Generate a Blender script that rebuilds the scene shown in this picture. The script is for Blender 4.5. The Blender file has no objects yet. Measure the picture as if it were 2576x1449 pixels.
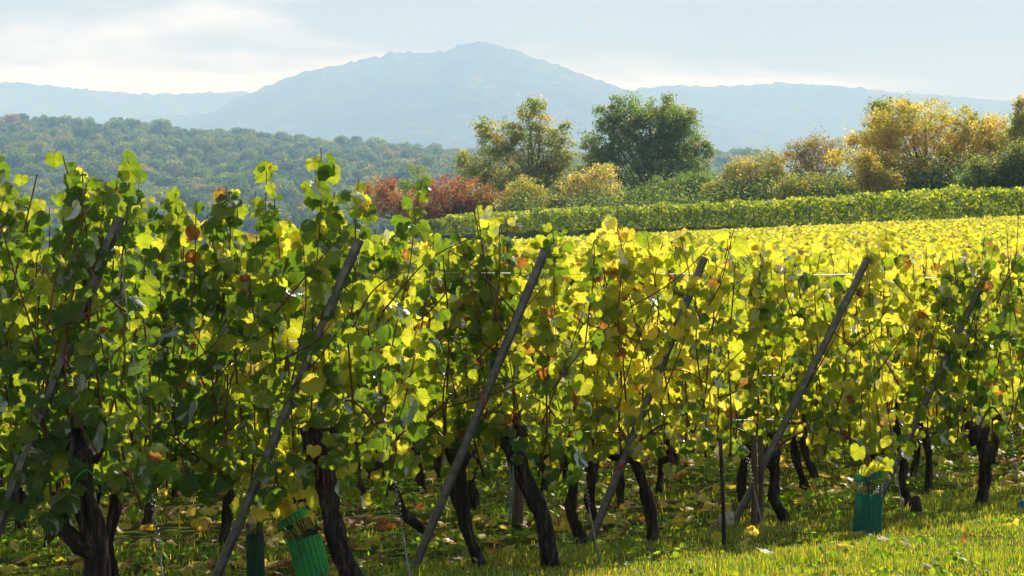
import bpy, math, random
import numpy as np
from mathutils import Vector, Matrix

rng = np.random.default_rng(11)
random.seed(11)
scene = bpy.context.scene
COL = scene.collection

# ------------------------------------------------------------------ camera
F = 6200.0                 # focal length in units of a 2576 px wide frame
CX, CY = 1288.0, 724.5
CAMH = 1.42
HORIZON = 800.0
PITCH = math.atan((HORIZON - CY) / F)
cam_data = bpy.data.cameras.new('camera')
cam = bpy.data.objects.new('camera', cam_data)
COL.objects.link(cam)
cam.location = (0, 0, CAMH)
cam.rotation_euler = (math.radians(90) + PITCH, 0, 0)
cam_data.sensor_width = 36.0
cam_data.lens = 36.0 * F / 2576.0
cam_data.clip_start = 0.1
cam_data.clip_end = 60000
cam_data.dof.use_dof = False
scene.camera = cam

# ------------------------------------------------------------------ sun and sky
SUN_EL = math.radians(38)
SUN_AZ = math.radians(30)          # to the right of the view axis, behind the vines
SUN_DIR = Vector((math.sin(SUN_AZ) * math.cos(SUN_EL), math.cos(SUN_AZ) * math.cos(SUN_EL), math.sin(SUN_EL)))
sun_data = bpy.data.lights.new('sun', 'SUN')
sun_data.energy = 5.0
sun_data.angle = math.radians(0.5)
sun_data.color = (1.0, 0.97, 0.945)
sun = bpy.data.objects.new('sun', sun_data)
COL.objects.link(sun)
sun.rotation_euler = SUN_DIR.to_track_quat('Z', 'Y').to_euler()
sun.location = SUN_DIR * 50

world = bpy.data.worlds.new('World')
scene.world = world
world.use_nodes = True
wt = world.node_tree
for n in list(wt.nodes):
    wt.nodes.remove(n)


def N(tree, typ, **kw):
    n = tree.nodes.new(typ)
    for k, v in kw.items():
        setattr(n, k, v)
    return n


def L(tree, a, b):
    tree.links.new(a, b)


def math_node(tree, op, a, b=None, c=None, clamp=False):
    n = N(tree, 'ShaderNodeMath', operation=op)
    n.use_clamp = clamp
    for i, v in enumerate((a, b, c)):
        if v is None:
            continue
        if isinstance(v, (int, float)):
            n.inputs[i].default_value = v
        else:
            L(tree, v, n.inputs[i])
    return n.outputs[0]


def mix_col(tree, fac, a, b, mode='MIX'):
    n = N(tree, 'ShaderNodeMix', data_type='RGBA', blend_type=mode)
    n.clamp_factor = True
    if isinstance(fac, (int, float)):
        n.inputs[0].default_value = fac
    else:
        L(tree, fac, n.inputs[0])
    for sock, v in ((n.inputs[6], a), (n.inputs[7], b)):
        if isinstance(v, (tuple, list)):
            sock.default_value = (v[0], v[1], v[2], 1)
        else:
            L(tree, v, sock)
    return n.outputs[2]


def ramp(tree, fac, stops, interp='LINEAR'):
    n = N(tree, 'ShaderNodeValToRGB')
    n.color_ramp.interpolation = interp
    el = n.color_ramp.elements
    while len(el) < len(stops):
        el.new(0.5)
    for e, (p, c) in zip(el, stops):
        e.position = p
        e.color = (c[0], c[1], c[2], 1)
    L(tree, fac, n.inputs[0])
    return n.outputs[0]


def noise(tree, vec, scale, detail=3, rough=0.55, dist=0.0):
    n = N(tree, 'ShaderNodeTexNoise')
    n.inputs['Scale'].default_value = scale
    n.inputs['Detail'].default_value = detail
    n.inputs['Roughness'].default_value = rough
    n.inputs['Distortion'].default_value = dist
    if vec is not None:
        L(tree, vec, n.inputs['Vector'])
    return n.outputs['Fac']


sky = N(wt, 'ShaderNodeTexSky', sky_type='NISHITA')
sky.sun_disc = False
sky.sun_elevation = SUN_EL
sky.sun_rotation = SUN_AZ
sky.air_density = 1.0
sky.dust_density = 2.0
tc = N(wt, 'ShaderNodeTexCoord')
sep = N(wt, 'ShaderNodeSeparateXYZ')
L(wt, tc.outputs['Generated'], sep.inputs[0])
# a high cloud deck: grey cloud, a clearer bright strip under its base near the horizon, thin gaps
stretch = N(wt, 'ShaderNodeMapping')
stretch.inputs['Scale'].default_value = (4.0, 4.0, 22.0)
stretch.inputs['Location'].default_value = (1.7, 0.4, 0.6)
L(wt, tc.outputs['Generated'], stretch.inputs['Vector'])
n1 = noise(wt, stretch.outputs[0], 1.5, 5, 0.5, 0.3)
n2 = noise(wt, stretch.outputs[0], 4.0, 4, 0.5, 0.2)
el = math_node(wt, 'ADD', sep.outputs['Z'], math_node(wt, 'MULTIPLY', math_node(wt, 'SUBTRACT', n1, 0.5), 0.10))
el = math_node(wt, 'ADD', el, math_node(wt, 'MULTIPLY', sep.outputs['X'], 0.05))   # the cloud base slopes
gap_low = N(wt, 'ShaderNodeMapRange', interpolation_type='SMOOTHSTEP')
gap_low.inputs['From Min'].default_value = 0.116
gap_low.inputs['From Max'].default_value = 0.092
L(wt, el, gap_low.inputs['Value'])
shade = ramp(wt, n2, [(0.3, (4.3, 4.5, 5.7)), (0.75, (5.7, 5.9, 6.7))])
cloud = mix_col(wt, gap_low.outputs[0], shade, (20.0, 19.4, 18.4))
full = mix_col(wt, 0.88, sky.outputs[0], cloud)
bg = N(wt, 'ShaderNodeBackground')
bg.inputs['Strength'].default_value = 0.036
L(wt, full, bg.inputs['Color'])
wo = N(wt, 'ShaderNodeOutputWorld')
L(wt, bg.outputs[0], wo.inputs['Surface'])

scene.view_settings.view_transform = 'Standard'
scene.view_settings.look = 'None'
scene.view_settings.exposure = 0.85
scene.view_settings.gamma = 1.0
scene.view_settings.use_curve_mapping = False
scene.render.engine = 'CYCLES'
scene.cycles.use_denoising = True
scene.cycles.max_bounces = 6
scene.cycles.transmission_bounces = 6
scene.cycles.transparent_max_bounces = 8
scene.cycles.diffuse_bounces = 2
scene.cycles.volume_bounces = 2
scene.cycles.use_adaptive_sampling = True
scene.cycles.adaptive_threshold = 0.02

# ------------------------------------------------------------------ pixel helpers (layout only)
_c, _s = math.cos(PITCH), math.sin(PITCH)


def P(x, y, d):
    """World point at depth d (world Y) seen at frame position x, y (2576 px wide frame)."""
    dx = (x - CX) / F
    dz = (CY - y) / F
    vy = _c - dz * _s
    vz = _s + dz * _c
    k = d / vy
    return Vector((dx * k, d, CAMH + vz * k))


def smooth(a, b, v):
    t = np.clip((np.asarray(v, float) - a) / (b - a), 0, 1)
    return t * t * (3 - 2 * t)


def softplus(v, k):
    v = np.asarray(v, float)
    return np.where(v > 6 * k, v, k * np.log1p(np.exp(np.clip(v / k, -30, 30))))


def vnoise(x, y, seed=0):
    x = np.asarray(x, float); y = np.asarray(y, float)
    xi = np.floor(x).astype(np.int64); yi = np.floor(y).astype(np.int64)
    xf = x - xi; yf = y - yi
    u = xf * xf * (3 - 2 * xf); v = yf * yf * (3 - 2 * yf)

    def h(a, b):
        n = (a * 374761393 + b * 668265263 + seed * 1442695) & 0x7fffffff
        n = ((n ^ (n >> 13)) * 1274126177) & 0x7fffffff
        return ((n ^ (n >> 16)) & 0xffff) / 65535.0
    return (h(xi, yi) * (1 - u) + h(xi + 1, yi) * u) * (1 - v) + (h(xi, yi + 1) * (1 - u) + h(xi + 1, yi + 1) * u) * v


def fbm(x, y, octv=4, seed=0):
    s = 0; a = 0.5
    for o in range(octv):
        s = s + a * vnoise(np.asarray(x) * 2 ** o, np.asarray(y) * 2 ** o, seed + o * 17)
        a *= 0.5
    return s


WALL_A = P(2700, 540, 152); WALL_B = P(1150, 603, 285)


def wall_dist(x, y):
    """metres in front of the far trimmed row, negative behind it"""
    dx, dy = WALL_B.x - WALL_A.x, WALL_B.y - WALL_A.y
    n = math.hypot(dx, dy)
    return -(dy * (np.asarray(x) - WALL_A.x) - dx * (np.asarray(y) - WALL_A.y)) / n


def ground_z(X, Y):
    X = np.asarray(X, float); Y = np.asarray(Y, float)
    field = 0.033 * softplus(Y - 21, 2.5) + 0.006 * np.clip(X, -8, 8) * (1 - smooth(20, 60, Y)) \
        + (0.02 + 0.03 * smooth(30, 150, Y)) * smooth(18, 45, Y) * np.clip(X, -25, 45)
    zr = 197 + np.clip(-X, 0, 1000) * 0.08 - np.clip(X - 200, 0, 600) * 0.03
    zr = zr + 14 * (fbm(X / 240.0 + 3, Y / 400.0, 3, 5) - 0.45)
    hill = 10.0 + 48.0 * np.clip((Y - 320) / 1380.0, 0, 1) ** 1.6 + (zr - 58.0) * np.clip((Y - 1700) / 1500.0, 0, 1) ** 0.95
    back = 1 - smooth(3300, 5600, Y)
    hill = hill * back + 15 * (1 - back)
    m = smooth(285, 420, Y)
    bump = 0.03 * (fbm(X * 1.3, Y * 1.3, 3, 2) - 0.45) * (1 - smooth(30, 60, Y))
    bank = (1.75 + 1.0 * smooth(152, 285, Y)) * smooth(4.2, 1.0, wall_dist(X, Y)) * smooth(60, 100, Y) * (1 - m)
    return field * (1 - m) + hill * m + bump + bank


# ------------------------------------------------------------------ mesh helpers
def set_props(o, label=None, category=None, group=None, kind=None):
    if label: o['label'] = label
    if category: o['category'] = category
    if group: o['group'] = group
    if kind: o['kind'] = kind
    return o


def mesh_np(name, verts, faces, mats, smooth_shade=True, attrs=None, mat_index=None):
    """faces: (F,3) or (F,4) int array, or a list of both kinds."""
    me = bpy.data.meshes.new(name)
    verts = np.ascontiguousarray(verts, np.float32)
    blocks = faces if isinstance(faces, list) else [faces]
    blocks = [np.asarray(b, np.int32) for b in blocks if len(b)]
    loops = np.concatenate([b.ravel() for b in blocks])
    sizes = np.concatenate([np.full(len(b), b.shape[1], np.int32) for b in blocks])
    starts = np.concatenate([[0], np.cumsum(sizes)[:-1]]).astype(np.int32)
    me.vertices.add(len(verts)); me.vertices.foreach_set('co', verts.ravel())
    me.loops.add(len(loops)); me.loops.foreach_set('vertex_index', loops)
    me.polygons.add(len(sizes))
    me.polygons.foreach_set('loop_start', starts)
    me.polygons.foreach_set('loop_total', sizes)
    for m in (mats if isinstance(mats, (list, tuple)) else [mats]):
        me.materials.append(m)
    if mat_index is not None:
        me.polygons.foreach_set('material_index', np.asarray(mat_index, np.int32))
    me.polygons.foreach_set('use_smooth', np.full(len(sizes), smooth_shade, bool))
    if attrs:
        for k, a in attrs.items():
            a = np.asarray(a, np.float32)
            if a.ndim == 2 and a.shape[1] == 4:
                at = me.attributes.new(k, 'FLOAT_COLOR', 'POINT'); at.data.foreach_set('color', a.ravel())
            else:
                at = me.attributes.new(k, 'FLOAT_VECTOR', 'POINT'); at.data.foreach_set('vector', a.ravel())
    me.update(calc_edges=True)
    return me


def add(name, me, parent=None, loc=None):
    o = bpy.data.objects.new(name, me)
    COL.objects.link(o)
    if parent is not None:
        o.parent = parent
    if loc is not None:
        o.location = loc
    return o


def empty(name, loc):
    e = bpy.data.objects.new(name, None)
    e.empty_display_size = 0.1
    e.location = loc
    COL.objects.link(e)
    return e


class Geo:
    """collects tubes and boxes for one mesh"""
    def __init__(self):
        self.v = []; self.f = []; self.n = 0

    def raw(self, v, f):
        v = np.asarray(v, float); f = np.asarray(f, int)
        self.v.append(v); self.f.append(f + self.n); self.n += len(v)

    def tube(self, pts, rad, seg=6, cap=True, rough=0.0, seed=0):
        pts = np.asarray(pts, float); n = len(pts)
        rad = np.broadcast_to(np.asarray(rad, float), (n,))
        tan = np.gradient(pts, axis=0)
        tan /= np.maximum(np.linalg.norm(tan, axis=1, keepdims=True), 1e-9)
        ref = np.array([0.0, 1.0, 0.0]) if abs(tan[:, 1]).mean() < 0.8 else np.array([1.0, 0, 0])
        a = np.cross(tan, ref); a /= np.maximum(np.linalg.norm(a, axis=1, keepdims=True), 1e-9)
        b = np.cross(tan, a)
        th = np.arange(seg) * 2 * math.pi / seg
        rr = rad[:, None] * np.ones((1, seg))
        if rough:
            T, I = np.meshgrid(np.arange(seg), np.arange(n))
            ring = fbm(np.cos(T * 2 * math.pi / seg) * 3.2 + seed * 3.1 + 20 + I * 0.12, np.sin(T * 2 * math.pi / seg) * 3.2 + I * 0.15 + seed, 4, seed)
            rr = rr * (1 + rough * (ring - 0.45) * 2)
        v = pts[:, None, :] + rr[..., None] * (np.cos(th)[None, :, None] * a[:, None, :] + np.sin(th)[None, :, None] * b[:, None, :])
        v = v.reshape(-1, 3)
        i, j = np.meshgrid(np.arange(n - 1), np.arange(seg), indexing='ij')
        j2 = (j + 1) % seg
        q = np.stack([i * seg + j, i * seg + j2, (i + 1) * seg + j2, (i + 1) * seg + j], -1).reshape(-1, 4)
        if cap:
            v = np.vstack([v, pts[:1], pts[-1:]])
            k0 = n * seg; k1 = k0 + 1
            jj = np.arange(seg); jn = (jj + 1) % seg
            q = np.vstack([q, np.stack([jn, jj, np.full(seg, k0), np.full(seg, k0)], -1),
                           np.stack([(n - 1) * seg + jj, (n - 1) * seg + jn, np.full(seg, k1), np.full(seg, k1)], -1)])
        self.raw(v, q)

    def box(self, c, sx, sy, sz, M=None):
        v = np.array([[x, y, z] for z in (-1, 1) for y in (-1, 1) for x in (-1, 1)], float) * [sx / 2, sy / 2, sz / 2]
        if M is not None:
            v = v @ np.asarray(M).T
        f = [[0, 2, 3, 1], [4, 5, 7, 6], [0, 1, 5, 4], [2, 6, 7, 3], [0, 4, 6, 2], [1, 3, 7, 5]]
        self.raw(v + np.asarray(c, float), f)

    def mesh(self, name, mat, smooth_shade=True):
        v = np.vstack(self.v); f = np.vstack(self.f)
        tri = f[:, 2] == f[:, 3]
        return mesh_np(name, v, [f[~tri], f[tri][:, :3]], mat, smooth_shade)


def curve_pts(pts, n):
    """Catmull-Rom resample"""
    p = np.asarray(pts, float)
    p = np.vstack([2 * p[0] - p[1], p, 2 * p[-1] - p[-2]])
    m = len(p) - 3
    out = []
    for t in np.linspace(0, m - 1e-6, n):
        i = int(t); u = t - i
        a, b, c, d = p[i], p[i + 1], p[i + 2], p[i + 3]
        out.append(0.5 * ((2 * b) + (-a + c) * u + (2 * a - 5 * b + 4 * c - d) * u * u + (-a + 3 * b - 3 * c + d) * u ** 3))
    return np.array(out)


# ------------------------------------------------------------------ materials
def new_mat(name):
    m = bpy.data.materials.new(name)
    m.use_nodes = True
    t = m.node_tree
    for n in list(t.nodes):
        t.nodes.remove(n)
    out = N(t, 'ShaderNodeOutputMaterial')
    return m, t, out


def leafy(t, out, refl, trans, gloss=0.5, rough=0.38, bump=None):
    d = N(t, 'ShaderNodeBsdfDiffuse'); tr = N(t, 'ShaderNodeBsdfTranslucent'); g = N(t, 'ShaderNodeBsdfGlossy')
    g.inputs['Roughness'].default_value = rough
    g.inputs['Color'].default_value = (0.9, 0.95, 1, 1)
    L(t, refl, d.inputs['Color']); L(t, trans, tr.inputs['Color'])
    a = N(t, 'ShaderNodeAddShader'); L(t, d.outputs[0], a.inputs[0]); L(t, tr.outputs[0], a.inputs[1])
    fr = N(t, 'ShaderNodeFresnel'); fr.inputs['IOR'].default_value = 1.42
    mx = N(t, 'ShaderNodeMixShader')
    L(t, math_node(t, 'MULTIPLY', fr.outputs[0], gloss), mx.inputs[0])
    L(t, a.outputs[0], mx.inputs[1]); L(t, g.outputs[0], mx.inputs[2])
    L(t, mx.outputs[0], out.inputs['Surface'])
    if bump is not None:
        b = N(t, 'ShaderNodeBump'); b.inputs['Strength'].default_value = 0.5; b.inputs['Distance'].default_value = 0.01
        L(t, bump, b.inputs['Height'])
        for s in (d, tr, g):
            L(t, b.outputs[0], s.inputs['Normal'])


def vine_leaf_material(name, per_object):
    """colour value R: 0 green .. 1 yellow, G: brownness, B: random"""
    m, t, out = new_mat(name)
    if per_object:
        src = N(t, 'ShaderNodeObjectInfo').outputs['Color']
    else:
        at = N(t, 'ShaderNodeAttribute'); at.attribute_name = 'Col'; src = at.outputs['Color']
    sp = N(t, 'ShaderNodeSeparateColor'); L(t, src, sp.inputs[0])
    uv = N(t, 'ShaderNodeAttribute'); uv.attribute_name = 'luv'
    off = N(t, 'ShaderNodeVectorMath', operation='MULTIPLY_ADD')
    comb = N(t, 'ShaderNodeCombineXYZ'); L(t, sp.outputs[2], comb.inputs[0]); L(t, sp.outputs[0], comb.inputs[1]); L(t, sp.outputs[2], comb.inputs[2])
    L(t, comb.outputs[0], off.inputs[0]); off.inputs[1].default_value = (37, 23, 41); L(t, uv.outputs['Vector'], off.inputs[2])
    big = noise(t, off.outputs[0], 1.6, 2)
    fine = noise(t, off.outputs[0], 7.0, 3, 0.65)
    tval = math_node(t, 'ADD', sp.outputs[0], math_node(t, 'MULTIPLY', math_node(t, 'SUBTRACT', big, 0.5), 0.55), clamp=True)
    suv = N(t, 'ShaderNodeSeparateXYZ'); L(t, uv.outputs['Vector'], suv.inputs[0])
    ang = math_node(t, 'ARCTAN2', suv.outputs[0], suv.outputs[1])
    rad = math_node(t, 'SQRT', math_node(t, 'ADD', math_node(t, 'MULTIPLY', suv.outputs[0], suv.outputs[0]), math_node(t, 'MULTIPLY', suv.outputs[1], suv.outputs[1])))
    # five main veins about 50 degrees apart, running from the stalk
    k = math_node(t, 'PINGPONG', ang, 0.44)
    vein = math_node(t, 'MULTIPLY', k, rad)
    vm = N(t, 'ShaderNodeMapRange'); vm.inputs['From Min'].default_value = 0.035; vm.inputs['From Max'].default_value = 0.012
    L(t, vein, vm.inputs['Value'])
    # side veins as rings crossing the lobes
    wv = math_node(t, 'PINGPONG', math_node(t, 'ADD', rad, math_node(t, 'MULTIPLY', k, -0.9)), 0.085)
    vm2 = N(t, 'ShaderNodeMapRange'); vm2.inputs['From Min'].default_value = 0.016; vm2.inputs['From Max'].default_value = 0.004; vm2.inputs['To Max'].default_value = 0.6
    L(t, wv, vm2.inputs['Value'])
    veins = math_node(t, 'MAXIMUM', vm.outputs[0], vm2.outputs[0])
    refl = ramp(t, tval, [(0.0, (0.022, 0.055, 0.014)), (0.4, (0.055, 0.095, 0.017)), (0.75, (0.19, 0.20, 0.030)), (1.0, (0.33, 0.27, 0.045))])
    trans = ramp(t, tval, [(0.0, (0.085, 0.16, 0.006)), (0.3, (0.30, 0.35, 0.012)), (0.65, (0.56, 0.52, 0.030)), (1.0, (0.70, 0.54, 0.060))])
    refl = mix_col(t, math_node(t, 'MULTIPLY', veins, 0.16), refl, (0.22, 0.24, 0.08))
    trans = mix_col(t, math_node(t, 'MULTIPLY', veins, 0.20), trans, (0.22, 0.26, 0.02))
    # brown blotches and rims
    rim = N(t, 'ShaderNodeMapRange'); rim.inputs['From Min'].default_value = 0.35; rim.inputs['From Max'].default_value = 1.0
    L(t, rad, rim.inputs['Value'])
    br = math_node(t, 'ADD', math_node(t, 'MULTIPLY', sp.outputs[1], 1.5), math_node(t, 'MULTIPLY', rim.outputs[0], 0.32))
    br = math_node(t, 'ADD', br, math_node(t, 'MULTIPLY', math_node(t, 'SUBTRACT', fine, 0.5), 1.5))
    bm = N(t, 'ShaderNodeMapRange', interpolation_type='SMOOTHSTEP'); bm.inputs['From Min'].default_value = 0.55; bm.inputs['From Max'].default_value = 0.85
    L(t, br, bm.inputs['Value'])
    bcol = ramp(t, big, [(0.3, (0.09, 0.035, 0.018)), (0.7, (0.19, 0.095, 0.04))])
    btr = ramp(t, big, [(0.3, (0.15, 0.040, 0.010)), (0.7, (0.36, 0.16, 0.018))])
    refl = mix_col(t, bm.outputs[0], refl, bcol)
    trans = mix_col(t, bm.outputs[0], trans, btr)
    leafy(t, out, refl, trans, 0.40, 0.36, bump=math_node(t, 'ADD', veins, fine))
    return m


def attr_leaf_material(name, tr_mul=(2.0, 1.9, 0.7), gloss=0.5, rough=0.4):
    m, t, out = new_mat(name)
    at = N(t, 'ShaderNodeAttribute'); at.attribute_name = 'Col'
    tr = mix_col(t, 1.0, at.outputs['Color'], tr_mul, 'MULTIPLY')
    leafy(t, out, at.outputs['Color'], tr, gloss, rough)
    return m


def principled(name, colf, rough=0.7, bump=None, bump_s=0.4, bump_d=0.01, metallic=0.0, spec=0.4):
    m, t, out = new_mat(name)
    p = N(t, 'ShaderNodeBsdfPrincipled')
    c = colf(t)
    if isinstance(c, tuple):
        p.inputs['Base Color'].default_value = (*c, 1)
    else:
        L(t, c, p.inputs['Base Color'])
    p.inputs['Roughness'].default_value = rough
    p.inputs['Metallic'].default_value = metallic
    p.inputs['Specular IOR Level'].default_value = spec
    if bump:
        b = N(t, 'ShaderNodeBump'); b.inputs['Strength'].default_value = bump_s; b.inputs['Distance'].default_value = bump_d
        L(t, bump(t), b.inputs['Height']); L(t, b.outputs[0], p.inputs['Normal'])
    L(t, p.outputs[0], out.inputs['Surface'])
    return m


def objco(t, scale=(1, 1, 1)):
    c = N(t, 'ShaderNodeTexCoord'); mp = N(t, 'ShaderNodeMapping'); mp.inputs['Scale'].default_value = scale
    L(t, c.outputs['Object'], mp.inputs['Vector'])
    return mp.outputs[0]


M_LEAF = vine_leaf_material('vine_leaf_single', True)
M_LEAFM = vine_leaf_material('vine_leaf_mass', False)
M_TREE = attr_leaf_material('tree_leaf', (2.5, 2.4, 1.1), gloss=0.10, rough=0.5)
M_GRASS = attr_leaf_material('grass_blade', (2.3, 2.1, 0.4), 0.10, 0.35)
M_BARK = principled('vine_bark', lambda t: ramp(t, noise(t, objco(t, (30, 30, 5)), 1.0, 5, 0.65), [(0.3, (0.012, 0.009, 0.008)), (0.52, (0.042, 0.031, 0.025)), (0.72, (0.19, 0.155, 0.13))]),
                    0.9, lambda t: noise(t, objco(t, (55, 55, 6)), 1.0, 5, 0.7), 1.0, 0.03)
M_CANE = principled('cane_bark', lambda t: ramp(t, noise(t, objco(t), 9.0, 3), [(0.3, (0.075, 0.028, 0.016)), (0.7, (0.17, 0.070, 0.035))]), 0.6)
M_PET = principled('leaf_stalk', lambda t: (0.22, 0.075, 0.035), 0.5)
M_STEEL = principled('galvanised_steel', lambda t: ramp(t, noise(t, objco(t, (14, 14, 14)), 1.0, 6, 0.7), [(0.25, (0.05, 0.048, 0.044)), (0.5, (0.15, 0.148, 0.135)), (0.66, (0.24, 0.238, 0.222)), (0.8, (0.11, 0.08, 0.055))]),
                     0.55, lambda t: noise(t, objco(t, (40, 40, 40)), 1.0, 4), 0.25, 0.004, 0.15, 0.4)
M_WIRE = principled('wire', lambda t: (0.25, 0.25, 0.25), 0.4, metallic=0.8)
M_RED = principled('red_paint', lambda t: ramp(t, noise(t, objco(t), 30, 3), [(0.3, (0.35, 0.03, 0.02)), (0.7, (0.55, 0.07, 0.04))]), 0.6)
M_WOOD = principled('weathered_wood', lambda t: ramp(t, noise(t, objco(t, (40, 40, 4)), 1.0, 4), [(0.3, (0.05, 0.036, 0.025)), (0.7, (0.16, 0.12, 0.085))]), 0.9,
                    lambda t: noise(t, objco(t, (60, 60, 4)), 1, 3), 0.6, 0.01)
M_CONC = principled('pale_concrete', lambda t: ramp(t, noise(t, objco(t), 14, 5), [(0.3, (0.30, 0.29, 0.26)), (0.7, (0.55, 0.54, 0.50))]), 0.9,
                    lambda t: noise(t, objco(t), 40, 4), 0.4, 0.01)
M_TREEBARK = principled('tree_bark', lambda t: ramp(t, noise(t, objco(t, (2, 2, .5)), 1, 4), [(0.3, (0.03, 0.024, 0.018)), (0.7, (0.09, 0.07, 0.055))]), 0.95)
M_TWINE = principled('green_twine', lambda t: (0.02, 0.20, 0.10), 0.6)
M_STRIP = principled('grey_green_plastic', lambda t: (0.09, 0.13, 0.11), 0.5)
M_BLUE = principled('blue_plastic', lambda t: (0.01, 0.12, 0.35), 0.45)


def plastic(name, c, tcol):
    m, t, out = new_mat(name)
    nz = noise(t, objco(t), 25, 3)
    a = ramp(t, nz, [(0.3, tuple(v * 0.75 for v in c)), (0.7, c)])
    b = ramp(t, nz, [(0.3, tuple(v * 0.8 for v in tcol)), (0.7, tcol)])
    mud = N(t, 'ShaderNodeMapRange'); mud.inputs['From Min'].default_value = 0.48; mud.inputs['From Max'].default_value = 0.72; mud.inputs['To Max'].default_value = 0.6
    L(t, noise(t, objco(t), 9, 5, 0.65), mud.inputs['Value'])
    a = mix_col(t, mud.outputs[0], a, (0.12, 0.11, 0.075)); b = mix_col(t, mud.outputs[0], b, (0.05, 0.07, 0.03))
    leafy(t, out, a, b, 0.5, 0.4)
    return m


M_GUARD_G = plastic('green_guard_plastic', (0.05, 0.26, 0.09), (0.14, 0.58, 0.24))
M_GUARD_D = plastic('dark_green_guard_plastic', (0.012, 0.075, 0.035), (0.015, 0.10, 0.05))
M_GUARD_T = plastic('teal_guard_plastic', (0.015, 0.13, 0.10), (0.025, 0.25, 0.20))


def ground_color(t):
    c = N(t, 'ShaderNodeTexCoord')
    a = noise(t, c.outputs['Object'], 3.0, 5, 0.6)
    b = noise(t, c.outputs['Object'], 28.0, 4, 0.7)
    soil = ramp(t, b, [(0.3, (0.030, 0.021, 0.014)), (0.7, (0.10, 0.072, 0.046))])
    moss = ramp(t, b, [(0.3, (0.034, 0.058, 0.011)), (0.7, (0.088, 0.118, 0.024))])
    f = N(t, 'ShaderNodeMapRange'); f.inputs['From Min'].default_value = 0.34; f.inputs['From Max'].default_value = 0.52
    L(t, a, f.inputs['Value'])
    near = mix_col(t, f.outputs[0], soil, moss)
    sp = N(t, 'ShaderNodeSeparateXYZ'); L(t, c.outputs['Object'], sp.inputs[0])
    far = N(t, 'ShaderNodeMapRange'); far.inputs['From Min'].default_value = 120; far.inputs['From Max'].default_value = 400
    L(t, sp.outputs[1], far.inputs['Value'])
    w = noise(t, c.outputs['Object'], 0.05, 4)
    mid = N(t, 'ShaderNodeMapRange'); mid.inputs['From Min'].default_value = 35; mid.inputs['From Max'].default_value = 90
    L(t, sp.outputs[1], mid.inputs['Value'])
    near = mix_col(t, mid.outputs[0], near, moss)
    wood = ramp(t, w, [(0.3, (0.022, 0.036, 0.012)), (0.7, (0.05, 0.065, 0.02))])
    return mix_col(t, far.outputs[0], near, wood)


M_GROUND = principled('soil_and_turf', ground_color, 0.95, lambda t: noise(t, objco(t), 30, 5, 0.7), 0.6, 0.03, spec=0.0)


def mountain_color(t):
    v = objco(t)
    a = noise(t, v, 0.0025, 5, 0.6)
    b = noise(t, v, 0.017, 5, 0.7)
    c = ramp(t, b, [(0.32, (0.018, 0.034, 0.014)), (0.52, (0.06, 0.07, 0.022)), (0.66, (0.26, 0.17, 0.06))])
    d = ramp(t, b, [(0.3, (0.010, 0.024, 0.016)), (0.7, (0.035, 0.055, 0.024))])
    f = N(t, 'ShaderNodeMapRange'); f.inputs['From Min'].default_value = 0.4; f.inputs['From Max'].default_value = 0.6
    L(t, a, f.inputs['Value'])
    return mix_col(t, f.outputs[0], d, c)


M_MOUNT = principled('wooded_mountain', mountain_color, 1.0, spec=0.0)


def crown_color_material():
    m, t, out = new_mat('forest_crown')
    oi = N(t, 'ShaderNodeObjectInfo')
    c = ramp(t, oi.outputs['Random'], [(0.0, (0.050, 0.082, 0.024)), (0.35, (0.090, 0.125, 0.032)), (0.75, (0.135, 0.160, 0.042)), (0.96, (0.17, 0.165, 0.045)), (1.0, (0.24, 0.15, 0.05))])
    v = noise(t, objco(t), 0.8, 3)
    c2 = mix_col(t, v, c, (0.5, 0.6, 0.4), 'MULTIPLY')
    c3 = mix_col(t, 0.5, c, c2)
    tr = mix_col(t, 1.0, c3, (1.3, 1.3, 0.6), 'MULTIPLY')
    leafy(t, out, c3, tr, 0.0, 0.5)
    return m


M_CROWN = crown_color_material()

# ------------------------------------------------------------------ the setting: ground, mountains
ys = np.concatenate([np.arange(-6, 11, 1.0), np.arange(11, 30, 0.22), np.geomspace(30, 15500, 170)])
us = np.concatenate([np.linspace(-0.62, -0.26, 14)[:-1], np.linspace(-0.26, 0.30, 110), np.linspace(0.30, 0.62, 14)[1:]])
U, Y = np.meshgrid(us, ys)
X = U * (np.abs(Y) + 6.0)
X = np.where(np.abs(U) > 0.5, X * (1 + 0.0), X)
Z = ground_z(X, Y)
nx, ny = len(us), len(ys)
gv = np.stack([X, Y, Z], -1).reshape(-1, 3)
i, j = np.meshgrid(np.arange(ny - 1), np.arange(nx - 1), indexing='ij')
gf = np.stack([i * nx + j, i * nx + j + 1, (i + 1) * nx + j + 1, (i + 1) * nx + j], -1).reshape(-1, 4)
ground = add('ground', mesh_np('ground', gv, gf, M_GROUND))
set_props(ground, kind='structure')


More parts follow.
